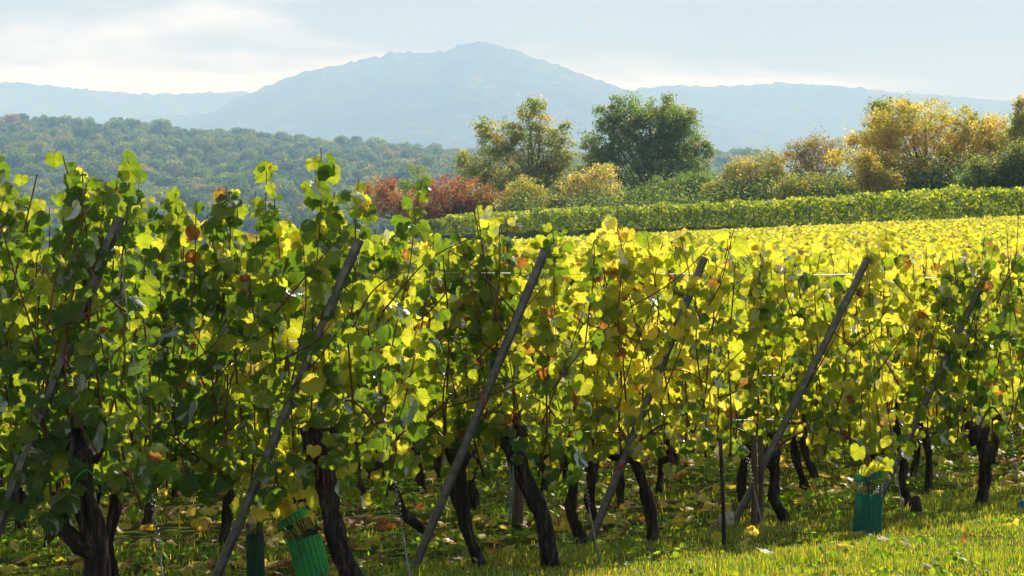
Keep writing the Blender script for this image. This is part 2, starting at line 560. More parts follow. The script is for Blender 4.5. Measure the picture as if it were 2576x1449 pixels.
def make_mountain(name, D, prof, front, amp, seed, x_pad=600, base=10.0, step=14.0, spike=1.0):
    px = np.array([p[0] for p in prof], float)
    W = [P(p[0], p[1], D) for p in prof]
    hx = np.array([w.x for w in W]); hz = np.array([w.z for w in W])
    xs = np.arange(hx[0] - x_pad, hx[-1] + x_pad, step)
    prof_z = np.interp(xs, hx, hz)
    edge = np.clip(np.minimum((xs - (hx[0] - x_pad)), ((hx[-1] + x_pad) - xs)) / x_pad, 0, 1)
    prof_z = base + (prof_z - base) * (0.25 + 0.75 * smooth(0, 1, edge))
    tt = np.concatenate([np.linspace(0, 1, int(front / 52)), 1 + np.linspace(0, 1, 12)[1:] * 0.22])
    T, XX = np.meshgrid(tt, xs, indexing='ij')
    PZ = np.broadcast_to(prof_z, XX.shape)
    prof_s = np.where(T <= 1, np.clip(T, 0, 1) ** 1.25, 1 - (T - 1) * 2.0)
    YY = D - front + T * front
    # spurs and gullies fade out towards the ridge so the skyline keeps its shape
    sp = (fbm(XX / 1000.0 + seed, T * 2.2 + XX / 2200.0, 4, seed) - 0.45)
    fade = np.clip(T, 0, 1) * np.clip(1.02 - T, 0, 1) * 4
    ZZ = base + (PZ - base) * np.clip(prof_s + sp * amp * fade * (T <= 1), 0, None)
    tree = vnoise(XX / step * 1.0, YY / 41.0, seed + 7)
    ZZ = ZZ + (T < 1.15) * spike * (tree ** 2 * 20 + vnoise(XX / (step * 5), YY / 170.0, seed + 9) * 6 - 9)
    Y2 = YY + sp * 620 * fade
    n0, n1 = XX.shape
    v = np.stack([XX, Y2, ZZ], -1).reshape(-1, 3)
    a, b = np.meshgrid(np.arange(n0 - 1), np.arange(n1 - 1), indexing='ij')
    f = np.stack([a * n1 + b, a * n1 + b + 1, (a + 1) * n1 + b + 1, (a + 1) * n1 + b], -1).reshape(-1, 4)
    o = add(name, mesh_np(name, v, f, M_MOUNT))
    return set_props(o, kind='structure')


make_mountain('mountain', 12000, [(150, 312), (250, 302), (400, 292), (520, 284), (545, 276), (600, 243), (680, 212), (760, 182), (850, 160), (955, 143),
                                (975, 131), (1060, 134), (1125, 131), (1150, 114), (1190, 107), (1230, 109), (1300, 131), (1400, 163), (1480, 191), (1560, 221),
                                (1640, 246), (1740, 276), (1850, 310), (2000, 345), (2200, 372), (2576, 395)], 5500, 0.34, 3, step=24, x_pad=1080)
make_mountain('distant_ridge', 14400, [(-400, 175), (0, 206), (120, 215), (200, 223), (360, 239), (480, 237), (600, 233), (760, 229), (950, 240)], 3600, 0.25, 8, step=26, x_pad=960)
make_mountain('distant_ridge', 13700, [(1350, 262), (1500, 236), (1580, 227), (1700, 216), (1780, 219), (1860, 216), (1960, 211), (2100, 216), (2250, 233), (2400, 243), (2576, 256), (2900, 285)], 3600, 0.25, 12, step=26, x_pad=960)

# ------------------------------------------------------------------ leaf templates
def leaf_template(seed, npts=44, ring=True, petiole=True):
    r = random.Random(seed)
    lobe = r.uniform(0.7, 1.15)
    ctrl_a = [-178, -150, -112, -80, -52, -27, 0, 27, 52, 80, 112, 150, 178]
    base_r = [0.22, 0.55, 0.72, 0.74, 0.86, 0.80, 0.94, 0.80, 0.86, 0.74, 0.72, 0.55, 0.22]
    rr = [b * (1 + r.uniform(-0.07, 0.07)) for b in base_r]
    for k in (3, 5, 7, 9):
        rr[k] = rr[k] * (1.0 - 0.28 * (lobe - 0.8))
    ang = np.linspace(-176, 176, npts)
    rad = np.interp(ang, ctrl_a, rr)
    teeth = (1 + np.where(np.arange(npts) % 2 == 0, 1, -1) * np.array([r.uniform(0.02, 0.075) for _ in range(npts)])) if npts > 20 else np.ones(npts)
    rad = rad * teeth * (1 + np.array([r.uniform(-0.025, 0.025) for _ in range(npts)]))
    a = np.radians(ang)
    ph = r.uniform(0, 6.28); w = r.uniform(0.04, 0.15); hard = 1.8 if seed % 3 == 0 else 1.0; fold = r.uniform(0.05, 0.55) * hard; droop = r.uniform(0.0, 0.55) * hard; cup = r.uniform(-0.45, 0.45) * hard; tw = r.uniform(-0.25, 0.25)

    def lift(x, y, a_, q):
        return -fold * np.abs(x) ** 1.4 * 0.8 - droop * np.where(y > 0, y, 0) ** 2 + cup * q * q * 0.5 + w * np.sin(5 * a_ + ph) * q * q + tw * x * y
    x1, y1 = rad * np.sin(a), rad * np.cos(a)
    rows = []
    if ring:
        rows.append(np.stack([x1 * 0.55, y1 * 0.55, lift(x1 * 0.55, y1 * 0.55, a, 0.55 * rad)], -1))
    rows.append(np.stack([x1, y1, lift(x1, y1, a, rad)], -1))
    v = np.vstack([[[0, 0, 0]]] + rows)
    tri = []
    for k in range(npts - 1):
        tri.append([0, 1 + k + 1, 1 + k])
        if ring:
            p, q = 1 + k, 1 + npts + k
            tri.append([p, p + 1, q + 1]); tri.append([p, q + 1, q])
    luv = v.copy(); luv[:, 2] = 0
    mi = [0] * len(tri)
    if petiole:
        g = Geo()
        bend = r.uniform(-0.3, 0.3)
        g.tube([[0, 0, 0.0], [bend * 0.4, -0.35, -0.12], [bend, -0.8, -0.35]], [0.018, 0.018, 0.026], 3, cap=False)
        pv = np.vstack(g.v); pf = np.vstack(g.f)
        n0 = len(v)
        v = np.vstack([v, pv]); luv = np.vstack([luv, np.zeros_like(pv)])
        for q in pf:
            tri.append([q[0] + n0, q[1] + n0, q[2] + n0]); tri.append([q[0] + n0, q[2] + n0, q[3] + n0]); mi += [1, 1]
    return v, np.array(tri), luv, mi


LEAF_MESHES = []
for k in range(12):
    v, f, luv, mi = leaf_template(100 + k, 42, True, True)
    LEAF_MESHES.append(mesh_np('leaf', v, f, [M_LEAF, M_PET], True, {'luv': luv}, mi))
MID_T = [leaf_template(300 + k, 26, False, False) for k in range(6)]
LOW_T = [leaf_template(500 + k, 10, False, False) for k in range(5)]
BACK_T = [leaf_template(400 + k, 18, False, False) for k in range(6)]


def far_template(seed):
    r = random.Random(seed)
    v = np.array([[0, -0.35, 0.0], [0.62, 0.1, -0.15 - r.uniform(0, .15)], [0, 0.85, -r.uniform(0, .3)], [-0.62, 0.1, -0.15 - r.uniform(0, .15)]])
    return v, np.array([[0, 1, 2], [0, 2, 3]]), np.column_stack([v[:, :2], np.zeros(4)]), None


FAR_T = [far_template(k) for k in range(4)]


def merge_leaves(name, templates, pos, axes, scl, col, mat, pick=None):
    """pos (n,3), axes (n,3,3) with columns x,y,z, scl (n,), col (n,4)"""
    n = len(pos)
    pick = rng.integers(0, len(templates), n) if pick is None else pick
    V = []; Fc = []; C = []; UV = []; base = 0
    for k, tp in enumerate(templates):
        sel = np.where(pick == k)[0]
        if not len(sel):
            continue
        tv, tf, tu = tp[0], tp[1], tp[2]
        w = np.einsum('nij,vj->nvi', axes[sel], tv) * scl[sel, None, None] + pos[sel, None, :]
        V.append(w.reshape(-1, 3))
        Fc.append((tf[None] + (np.arange(len(sel)) * len(tv))[:, None, None] + base).reshape(-1, tf.shape[1]))
        C.append(np.repeat(col[sel], len(tv), 0)); UV.append(np.tile(tu, (len(sel), 1)))
        base += len(sel) * len(tv)
    return mesh_np(name, np.vstack(V), np.vstack(Fc), mat, True, {'Col': np.vstack(C), 'luv': np.vstack(UV)})


def unit(v):
    return v / np.maximum(np.linalg.norm(v, axis=-1, keepdims=True), 1e-9)


def leaf_axes(normal, tip):
    z = unit(normal)
    y = unit(tip - (tip * z).sum(-1, keepdims=True) * z)
    x = np.cross(y, z)
    return np.stack([x, y, z], -1)


def hang_axes(n, up=0.36, rnd=0.42):
    """leaves on a trellis: faces turned to either side and upward, tips down"""
    side = np.where(rng.random(n) < 0.5, -1.0, 1.0)
    nor = np.stack([rng.normal(0, rnd, n), side * rng.uniform(0.45, 1.0, n), up + rng.normal(0, 0.35, n)], -1)
    tip = np.stack([rng.normal(0, 0.5, n), rng.normal(0, 0.35, n) + 0.25 * side, -np.ones(n)], -1)
    return leaf_axes(nor, tip)


# ------------------------------------------------------------------ rows and end posts
ROW_D = [11.35 + 1.35 * k for k in range(11)]
# base and top of each leaning end post in the frame
POST_PX = [((-108, 1523), (300, 545)), ((522, 1478), (903, 602)), ((1040, 1424), (1370, 632)), ((1483, 1384), (1773, 647)), ((1846, 1386), (2184, 650)), ((2203, 1290), (2488, 676))]
ROW_DESC = ['half hidden post at the left edge', 'post nearest the bright green vine guard', 'post with the bare round top', 'post with the red paint mark',
            'post with the white stone at its foot', 'post beside the teal vine guard']
TOPX = [P(t[0], t[1], ROW_D[k]).x for k, (b, t) in enumerate(POST_PX)]
TOPX += [TOPX[5] + 1.08 * (k + 1) for k in range(6)]
ORD = ['first', 'second', 'third', 'fourth', 'fifth', 'sixth', 'seventh', 'eighth', 'ninth', 'tenth', 'eleventh', 'twelfth', 'thirteenth', 'fourteenth', 'fifteenth', 'sixteenth']

HOOK = Geo()
HOOK.tube([[-0.008, 0, 0], [-0.008, -0.008, 0.002], [-0.004, -0.012, 0.012], [0.004, -0.012, 0.016], [0.009, -0.008, 0.014]], 0.0024, 5)
HOOK_ME = HOOK.mesh('hook', M_STEEL)
POST_LINE = []
POST_LABEL = ['grey steel end post half hidden by dark leaves at the left edge', 'grey steel end post leaning right beside the bright green vine guard',
              'grey steel end post with bare open top above the leaves', 'grey steel end post with a red paint mark near its foot',
              'grey steel end post with a white stone at its foot', 'grey steel end post rising behind the teal vine guard']


def c_profile():
    # open channel: web on the left, short flange to the viewer, long flange behind; t = wall
    t = 0.004
    return np.array([(0.008, -0.032), (-0.022, -0.034), (-0.032, -0.026), (-0.034, 0.028), (-0.030, 0.034), (0.036, 0.034), (0.040, 0.022),
                     (0.040 - t, 0.022), (0.036 - t, 0.034 - t), (-0.030 + t, 0.034 - t), (-0.034 + t, 0.026), (-0.032 + t, -0.024), (-0.022 + t, -0.034 + t), (0.008 - t, -0.032 + t), (0.012 - t, -0.024), (0.012, -0.024)])


for k, ((bx, by), (tx, ty)) in enumerate(POST_PX):
    d = ROW_D[k]
    OFF = [0.05, 0.08, 0.17, 0.08, 0.11, 0.08][k]
    T = P(tx, ty, d - OFF)
    B = P(bx, by, d - OFF)
    B = Vector((B.x, B.y, float(ground_z(B.x, B.y))))
    ax = (T - B).normalized()
    root = empty('end_post', B)
    set_props(root, POST_LABEL[k], 'post', 'leaning end posts of the vine rows')
    fr = Vector((0.12, -1, 0)); fr = (fr - fr.dot(ax) * ax).normalized()
    rt = ax.cross(fr) * -1
    if rt.x < 0: rt = -rt
    ln = (T - B).length
    prof = c_profile() * 0.70
    hs = np.linspace(-0.35, ln, 24)
    ringv = []
    for q, h in enumerate(hs):
        wob = 0.0015 * math.sin(q * 1.7 + k)
        for (a, b) in prof:
            p = ax * h + rt * (a + wob) + fr * (-b)
            ringv.append(p[:])
    m = len(prof)
    qf = []
    for q in range(len(hs) - 1):
        for s in range(m):
            s2 = (s + 1) % m
            qf.append([q * m + s, q * m + s2, (q + 1) * m + s2, (q + 1) * m + s])
    # end cap as quads between outer and inner outline
    capf = [[s, s + 1, 14 - s, 15 - s] for s in range(0, 7)]
    e = (len(hs) - 1) * m
    capf += [[e + s, e + 15 - s, e + 14 - s, e + s + 1] for s in range(0, 7)]
    ch = add('channel', mesh_np('channel', ringv, np.array(qf + capf), M_STEEL, False), root)
    h = 0.14
    while h < ln - 0.03:
        hk = add('hook', HOOK_ME, root, ax * h + rt * (-0.008) + fr * 0.0243)
        hk.rotation_euler = (0, 0.38, 0)
        h += 0.155
    if k == 3:
        g = Geo()
        c = ax * (ln * 0.27) + fr * 0.0258 + rt * -0.007
        Mx = np.array([rt[:], fr[:], ax[:]]).T
        g.box(c[:], 0.024, 0.002, 0.045, Mx)
        mk = add('paint_mark', g.mesh('paint_mark', M_RED), root)
    if k == 2:
        g = Geo()
        c = ax * (ln * 0.55)
        g.tube([(c + rt * -0.036 + fr * 0.02)[:], (c + rt * -0.015 + fr * 0.035 - ax * 0.02)[:], (c + rt * 0.02 + fr * 0.03 - ax * 0.06)[:], (c + rt * 0.045 + fr * 0.03 - ax * 0.10)[:]], 0.004, 5)
        add('red_tie', g.mesh('red_tie', M_RED), root)
    POST_LINE.append((B, T, ax, ln))
    # anchor wire with its tension spring
    A_px = [(428, 1490), (1040, 1470), (1512, 1410), (1930, 1386), (2276, 1334), (2572, 1303)][k]
    A = P(A_px[0], A_px[1], d - 0.2); A.z = float(ground_z(A.x, A.y))
    S = T - ax * 0.06 + rt * 0.01
    wr = empty('anchor_wire', A)
    set_props(wr, 'thin anchor wire from the ' + ROW_DESC[k], 'wire', 'anchor wires at the row ends')
    vec = S - A; wl = vec.length; vd = vec.normalized()
    g = Geo()
    for s0, s1 in ((-0.05, 0.20), (0.34, 1.0)):
        g.tube([(vd * (wl * s0))[:], (vd * (wl * (s0 + s1) / 2))[:], (vd * (wl * s1))[:]], 0.0022 if s0 > 0.1 else 0.0045, 5)
    add('wire', g.mesh('wire', M_WIRE), wr)
    g = Geo()
    n = 90
    a = vd.orthogonal().normalized(); b = vd.cross(a)
    pts = []
    for q in range(n):
        u = q / (n - 1); th = u * 2 * math.pi * 10
        r_ = 0.009 * min(1, 8 * u, 8 * (1 - u)) + 0.001
        pts.append((vd * wl * (0.20 + 0.14 * u) + a * math.cos(th) * r_ + b * math.sin(th) * r_)[:])
    g.tube(pts, 0.0026, 5)
    add('tension_spring', g.mesh('tension_spring', M_WIRE), wr)

# trellis wires, one thing each
WIRE_H = [0.70, 1.0, 1.32, 1.68]
WIRE_N = ['lowest', 'second lowest', 'second highest', 'topmost']
for k in range(6):
    B, T, ax, ln = POST_LINE[k]
    for q, h in enumerate(WIRE_H):
        s = POST_LINE[k][0] + ax * (h / ax.z)
        g = Geo()
        x1 = s.x
        xs_ = np.linspace(0, -(6 + 0.5 * k) - x1, 14)
        g.tube([[x, 0.02, 0.018 * x - 0.012 * math.sin(i_ * 1.3 + k)] for i_, x in enumerate(xs_)], 0.0016, 4)
        w = add('trellis_wire', g.mesh('trellis_wire', M_WIRE), None, s)
        set_props(w, WIRE_N[q] + ' trellis wire running left from the ' + ROW_DESC[k], 'wire', 'trellis wires of the vine rows')

# ------------------------------------------------------------------ vines
def shoot_layout(x0, x1, d, ztop, n_shoots, zbase=0.64, gz=0.0, strays=True):
    """upright shoots through the trellis; returns list of polylines (world)"""
    out = []
    for s in range(n_shoots):
        xb = x0 + (x1 - x0) * (s + 0.5 + rng.uniform(-0.4, 0.4)) / n_shoots
        z0 = zbase + rng.uniform(-0.12, 0.16)
        zt = ztop - 0.03 + rng.normal(0, 0.055) - (0.3 if rng.random() < 0.07 else 0) + (rng.uniform(0.04, 0.17) if strays and rng.random() < 0.09 else 0)
        y0 = rng.normal(0, 0.05)
        lean = rng.normal(0, 0.16)
        nseg = 7
        pts = []
        px, py = xb, y0
        for q in range(nseg):
            u = q / (nseg - 1)
            pts.append([px, d + py, gz + z0 + (zt - z0) * u])
            px += lean / nseg + rng.normal(0, 0.022)
            py = np.clip(py + rng.normal(0, 0.035), -0.13, 0.13)
        out.append(np.array(pts))
    return out


def leaves_on(shoots, tmean, tsd, node=0.060, smean=0.0555, brown=0.05, side_p=0.55, low_p=0.0):
    pos = []
    for sh in shoots:
        seg = np.linalg.norm(np.diff(sh, axis=0), axis=1)
        cum = np.concatenate([[0], np.cumsum(seg)])
        Ln = cum[-1]
        s = rng.uniform(0, node)
        while s < Ln:
            p = np.array([np.interp(s, cum, sh[:, c]) for c in range(3)])
            u = s / Ln
            for _ in range(1 + (rng.random() < side_p)):
                out = rng.uniform(0.05, 0.15) * (1 - 0.45 * u) * (0.9 if u > 0.9 else 1.0)
                th = rng.uniform(0, 2 * math.pi)
                pos.append(p + [math.cos(th) * out * 0.9, math.sin(th) * out * 1.15, rng.normal(0, 0.03)])
            s += node * rng.uniform(0.7, 1.35)
    pos = np.array(pos)
    n = len(pos)
    ax = hang_axes(n)
    scl = np.clip(rng.normal(smean, smean * 0.30, n), smean * 0.4, smean * 1.8)
    t = np.clip(rng.normal(tmean, tsd, n) + 0.5 * (fbm(pos[:, 0] * 1.6 + 7, pos[:, 2] * 1.6 + pos[:, 1], 2, 77) - 0.4), 0, 1)
    b = np.where(rng.random(n) < brown, rng.uniform(0.3, 0.7, n), rng.uniform(0.0, 0.16, n))
    scl = np.where(b > 0.25, scl * 0.72, scl)
    col = np.stack([t, b, rng.random(n), np.ones(n)], -1)
    return pos, ax, scl, col


def trunk_mesh(base, head, w, seed, arms=True, fork=None, bend=0.032, seg=28):
    """gnarled trunk; coordinates relative to base"""
    r = random.Random(seed)
    h = head - base
    g = Geo()
    mid1 = h * 0.35 + Vector((bend * 1.0 * r.choice((-1, 1)), r.uniform(-.03, .03), 0)); mid2 = h * 0.7 + Vector((r.uniform(-bend, bend), r.uniform(-.03, .03), 0))
    pts = curve_pts([Vector((0, 0, -0.12)), Vector((0, 0, 0.02)), mid1, mid2, h * 0.94, h * 1.06], 34)
    u = np.linspace(0, 1, 34)
    rad = w * (1.20 - 0.42 * smooth(0, 0.25, u) - 0.10 * u + 0.22 * np.exp(-((u - 0.86) / 0.10) ** 2) - 0.55 * smooth(0.88, 1.0, u))
    rad = rad * (1 + 0.20 * np.array([math.sin(q * 0.9 + seed) * 0.5 + r.uniform(-0.5, 0.5) for q in range(34)]))
    g.tube(pts, rad, seg, True, 0.90, seed)
    if arms:
        for s in (-1, 1):
            a0 = h * 0.93
            p = [a0 - Vector((0, 0, 0.05)), a0 + Vector((s * w * 0.7, r.uniform(-.03, .03), r.uniform(-0.02, 0.02))), a0 + Vector((s * w * r.uniform(1.1, 1.6), r.uniform(-.04, .04), r.uniform(0.03, 0.09)))]
            g.tube(curve_pts(p, 8), np.linspace(w * 0.95, w * 0.5, 8), 12, True, 0.8, seed + 3 + s)
    if fork is not None:
        f0 = Vector(pts[int(3 + fork[0] * 28)])
        p = [f0, f0 + Vector((fork[1] * 0.55, -0.02, fork[2] * 0.2)), f0 + Vector((fork[1] * 0.95, -0.02, fork[2] * 0.65)), f0 + Vector((fork[1] * 1.1, -0.01, fork[2] * 1.35))]
        g.tube(curve_pts(p, 12), np.linspace(w * 0.8, w * 0.45, 12), 14, True, 0.7, seed + 9)
    # loose bark strips
    for q in range(5):
        u0 = r.uniform(0.15, 0.6); th = r.uniform(math.pi, 2 * math.pi)
        pp = []
        for e in range(4):
            i0 = int((u0 + e * 0.07) * 33)
            rr = rad[i0] * (0.98 + 0.05 * e * (e < 3))
            pp.append(pts[i0] + [math.cos(th + e * .05) * rr, math.sin(th + e * .05) * rr, 0])
        g.tube(pp, [0.003, 0.005, 0.004, 0.002], 4, True)
    return g.mesh('trunk', M_BARK)


def cane_mesh(sh_list, origin, r0=0.0062, r1=0.0030, n=14, seg=5):
    g = Geo()
    for sh in sh_list:
        p = curve_pts(sh - origin, n)
        g.tube(p, np.linspace(r0, r1, n) * rng.uniform(0.8, 1.25), seg, n > 10)
    return g.mesh('cane', M_CANE)


def build_vine(row, base, head, w, x0, x1, ztop, tmean, label, detailed, group, seed, fork=None, brown=0.05, n_shoots=11, tsd=0.24, arms=True, smean=0.0555, zbase=0.57):
    global rng
    rng = np.random.default_rng(4000 + seed)
    gz = float(base.z)
    root = empty('grape_vine', base)
    set_props(root, label, 'vine', group)
    if w > 0:
        add('trunk', trunk_mesh(base, head, w * 0.95, seed, arms, fork, seg=28 if detailed or row < 3 else 14), root)
    d = base.y
    shoots = shoot_layout(x0, x1, d, ztop, n_shoots, zbase, gz)
    pos, ax, scl, col = leaves_on(shoots, tmean, tsd, smean=smean, brown=brown, node=0.047 if detailed else 0.059)
    bo = np.array(base[:])
    if detailed:
        for sh in shoots:
            add('cane', cane_mesh([sh], bo), root)
        # bent fruiting canes tied along the wire
        for s in (-1, 1):
            hx = head.x
            endx = x0 if s < 0 else x1
            pts = np.array([[hx, d, head.z], [hx + (endx - hx) * 0.4, d + 0.02, head.z + 0.16], [hx + (endx - hx) * 0.85, d, head.z - 0.02]])
            g = Geo(); g.tube(curve_pts(pts - bo, 12), np.linspace(0.008, 0.005, 12), 6)
            add('cane', g.mesh('cane', M_CANE), root)
        for q in range(9):
            xa = rng.uniform(x0, x1); za = rng.uniform(0.75, 1.5); ln_ = rng.uniform(0.3, 0.75); th = rng.normal(0.15, 0.7)
            a_ = np.array([xa, d - rng.uniform(0.10, 0.20), gz + za]); b_ = a_ + [math.sin(th) * ln_, rng.normal(0, .05), math.cos(th) * ln_]
            g = Geo(); g.tube(curve_pts(np.array([a_, (a_ + b_) / 2 + rng.normal(0, .035, 3), b_]) - bo, 10), np.linspace(0.0055, 0.0026, 10), 5)
            add('cane', g.mesh('cane', M_CANE), root)
        order = np.argsort(pos[:, 1])                   # nearest to the viewer first
        keep = order[:300]; rest = order[300:]
        for q in keep:
            o = bpy.data.objects.new('leaf', LEAF_MESHES[int(rng.integers(0, len(LEAF_MESHES)))])
            o.parent = root
            m4 = Matrix([[*(ax[q][0] * scl[q]), pos[q][0] - bo[0]], [*(ax[q][1] * scl[q]), pos[q][1] - bo[1]], [*(ax[q][2] * scl[q]), pos[q][2] - bo[2]], [0, 0, 0, 1]])
            o.matrix_local = m4
            o.color = tuple(col[q])
            COL.objects.link(o)
        if len(rest) > 3:
            me = merge_leaves('leaves', MID_T, pos[rest] - bo, ax[rest], scl[rest], col[rest], M_LEAFM)
            set_props(add('leaves', me, root), kind='stuff')
    else:
        add('canes', cane_mesh(shoots, bo, n=8, seg=4), root)
        me = merge_leaves('leaves', BACK_T if row < 4 else LOW_T, pos - bo, ax, scl, col, M_LEAFM)
        set_props(add('leaves', me, root), kind='stuff')
    return root


def base_at(x_px, d):
    p = P(x_px, 1400, d)
    return Vector((p.x, d, float(ground_z(p.x, d))))


GREEN = [0.08, 0.12, 0.34, 0.50, 0.40, 0.34, 0.54, 0.56, 0.58, 0.60, 0.62]
ZTOP = [2.08, 2.08, 1.89, 1.91, 1.87, 1.82, 1.80, 1.80, 1.80, 1.80, 1.80]
# (row, base x px, head x px, head y px, half width m, fork, label) : vines whose trunks stand out in the photo, listed from the row end leftwards
NEAR = {
    0: [(236, 205, 1075, 0.070, (0.42, -0.16, 0.20), 'thick old vine with a forked gnarled trunk tied with green twine')],
    1: [(893, 800, 1085, 0.062, None, 'thick vine with a dark leaning trunk beside the bright green guard')],
    2: [(1388, 1278, 1075, 0.060, None, 'thick vine with a grey leaning trunk hung with plastic strips'),
        (1207, 1150, 1135, 0.044, None, 'vine with a straight dark trunk just behind the post with the bare open top')],
    3: [(1642, 1585, 1128, 0.046, (0.80, -0.17, 0.06), 'vine whose trunk bends sharply left beside the red marked post'),
        (1462, 1425, 1135, 0.042, None, 'vine with a slim trunk hidden behind the foot of the red marked post'),
        (1092, 930, 1165, 0.040, None, 'vine with a long trunk slanting far left, crossing the leaning post')],
    4: [(1972, 1935, 1135, 0.045, None, 'vine with an S-bent dark trunk right of the white stone'),
        (1500, 1490, 1150, 0.040, None, 'vine with a slim upright trunk, second from the end at the white stone post')],
    5: [(2472, 2460, 1080, 0.056, None, 'vine with a thick upright trunk standing clear at the far right'),
        (2288, 2268, 1130, 0.038, None, 'vine with a thin dark trunk beside the small black stump')],
}
vid = 0
for row in range(0, 11):
    rng = np.random.default_rng(900 + row)
    d = ROW_D[row]
    end = TOPX[row] + 0.14
    leftlim = P(-160, 900, d).x - 1.0
    specs = NEAR.get(row, [])
    xs_used = []
    for q, (bx, hx, hy, w, fork, lab) in enumerate(specs):
        b = base_at(bx, d); hd = P(hx, hy, d)
        xs_used.append(hd.x)
    heads = list(xs_used)
    if not heads:
        heads = [TOPX[row] - rng.uniform(0.0, 0.5)]
    while heads[-1] > leftlim:
        heads.append(heads[-1] - rng.uniform(0.9, 1.12))
    # split the canopy of the row between neighbouring heads
    bounds = [end] + [(heads[q] + heads[q + 1]) / 2 for q in range(len(heads) - 1)] + [heads[-1] - 0.5]
    for q, hx in enumerate(heads):
        if bounds[q + 1] > P(2576, 900, d).x + 0.6:
            continue
        if bounds[q] < P(0, 900, d).x - 1.3:
            continue
        x0, x1 = bounds[q + 1] - 0.05, bounds[q] + 0.05
        det = q < 2 and row <= 5
        if q < len(specs):
            bx, _hx, hy, w, fork, lab = specs[q]
            b = base_at(bx, d); hd = P(_hx, hy, d)
        else:
            fork = None
            b = Vector((hx + rng.uniform(-0.05, 0.16), d, 0)); b.z = float(ground_z(b.x, d))
            hd = Vector((hx, d, b.z + rng.uniform(0.62, 0.74))); w = rng.uniform(0.032, 0.046)
            if row <= 5:
                lab = ORD[q] + ' vine back from the ' + ROW_DESC[row]
            else:
                lab = ORD[q] + ' vine from the right in the ' + ORD[row] + ' row, behind the posts'
        ns = max(6, int(round((x1 - x0) * 14.5)))
        build_vine(row, b, hd, w, x0, x1, ZTOP[row] + rng.normal(0, 0.02), GREEN[row] + rng.normal(0, 0.05), lab, det, 'grape vines in the near rows', vid, fork,
                   brown=0.05 if row < 2 else 0.075, n_shoots=ns, arms=fork is None or row == 0)
        vid += 1

# twine round two trunks, hanging plastic strips
rng = np.random.default_rng(31)


def twine(pts, label):
    pts = [np.array(p[:]) for p in pts]
    g = Geo(); o = pts[0]
    g.tube(curve_pts([p - o for p in pts], 16), 0.004, 5)
    t = add('green_twine', g.mesh('green_twine', M_TWINE), None, o)
    set_props(t, label, 'twine')


d = ROW_D[0] - 0.12
twine([P(176, 1240, d + .04), P(190, 1205, d), P(212, 1184, d - .01), P(222, 1184, d - .01), P(245, 1205, d), P(262, 1225, d + .05)], 'green twine tied round the thick forked trunk')
d = ROW_D[2] - 0.10
twine([P(1290, 1160, d), P(1300, 1135, d), P(1325, 1118, d), P(1338, 1105, d + .05)], 'green twine tied round the grey leaning trunk')
for q, (xa, ya, xb, yb) in enumerate([(1282, 1165, 1272, 1290), (1290, 1170, 1280, 1310)]):
    g = Geo()
    a, b = P(xa, ya, d - .02), P(xb, yb, d - .04)
    mid = (a + b) / 2 + Vector((0.012, -0.01, 0))
    pts = curve_pts([np.zeros(3), np.array((mid - a)[:]), np.array((b - a)[:])], 10)
    wv = np.array([0.006, 0.002, 0])
    v = np.vstack([pts - wv, pts + wv, pts + wv + [0, 0.0015, 0], pts - wv + [0, 0.0015, 0]])
    f = []
    for e in range(9):
        for s0, s1 in ((0, 1), (1, 2), (2, 3), (3, 0)):
            f.append([s0 * 10 + e, s1 * 10 + e, s1 * 10 + e + 1, s0 * 10 + e + 1])
    o = add('plastic_strip', mesh_np('plastic_strip', v, np.array(f), M_STRIP), None, a)
    set_props(o, ['shorter', 'longer'][q] + ' grey plastic strip hanging on the grey leaning trunk', 'strip', 'plastic strips on the trunk')

# ------------------------------------------------------------------ vine guards, young vines, stakes, stump, stone
def ribbed(r0, r1, h0, h1, ax, rx, ry, ribs=34, rows_=6, depth=0.12, flat=1.0, wall=0.0025):
    v = []; n = ribs * 4
    for lay in (0, 1):
        for q in range(rows_):
            u = q / (rows_ - 1)
            for s in range(n):
                th = 2 * math.pi * s / n
                r = (r0 + (r1 - r0) * u) * (1 + depth * (1 if (s % 4) < 2 else -1) * 0.5) - lay * wall
                p = ax * (h0 + (h1 - h0) * u) + rx * (math.cos(th) * r) + ry * (math.sin(th) * r * flat)
                v.append(p[:])
    f = []
    off = rows_ * n
    for q in range(rows_ - 1):
        for s in range(n):
            s2 = (s + 1) % n
            f.append([q * n + s, q * n + s2, (q + 1) * n + s2, (q + 1) * n + s])
            f.append([off + q * n + s2, off + q * n + s, off + (q + 1) * n + s, off + (q + 1) * n + s2])
    for s in range(n):
        s2 = (s + 1) % n
        e = (rows_ - 1) * n
        f.append([e + s, e + s2, off + e + s2, off + e + s]); f.append([s2, s, off + s, off + s2])
    return v, np.array(f)


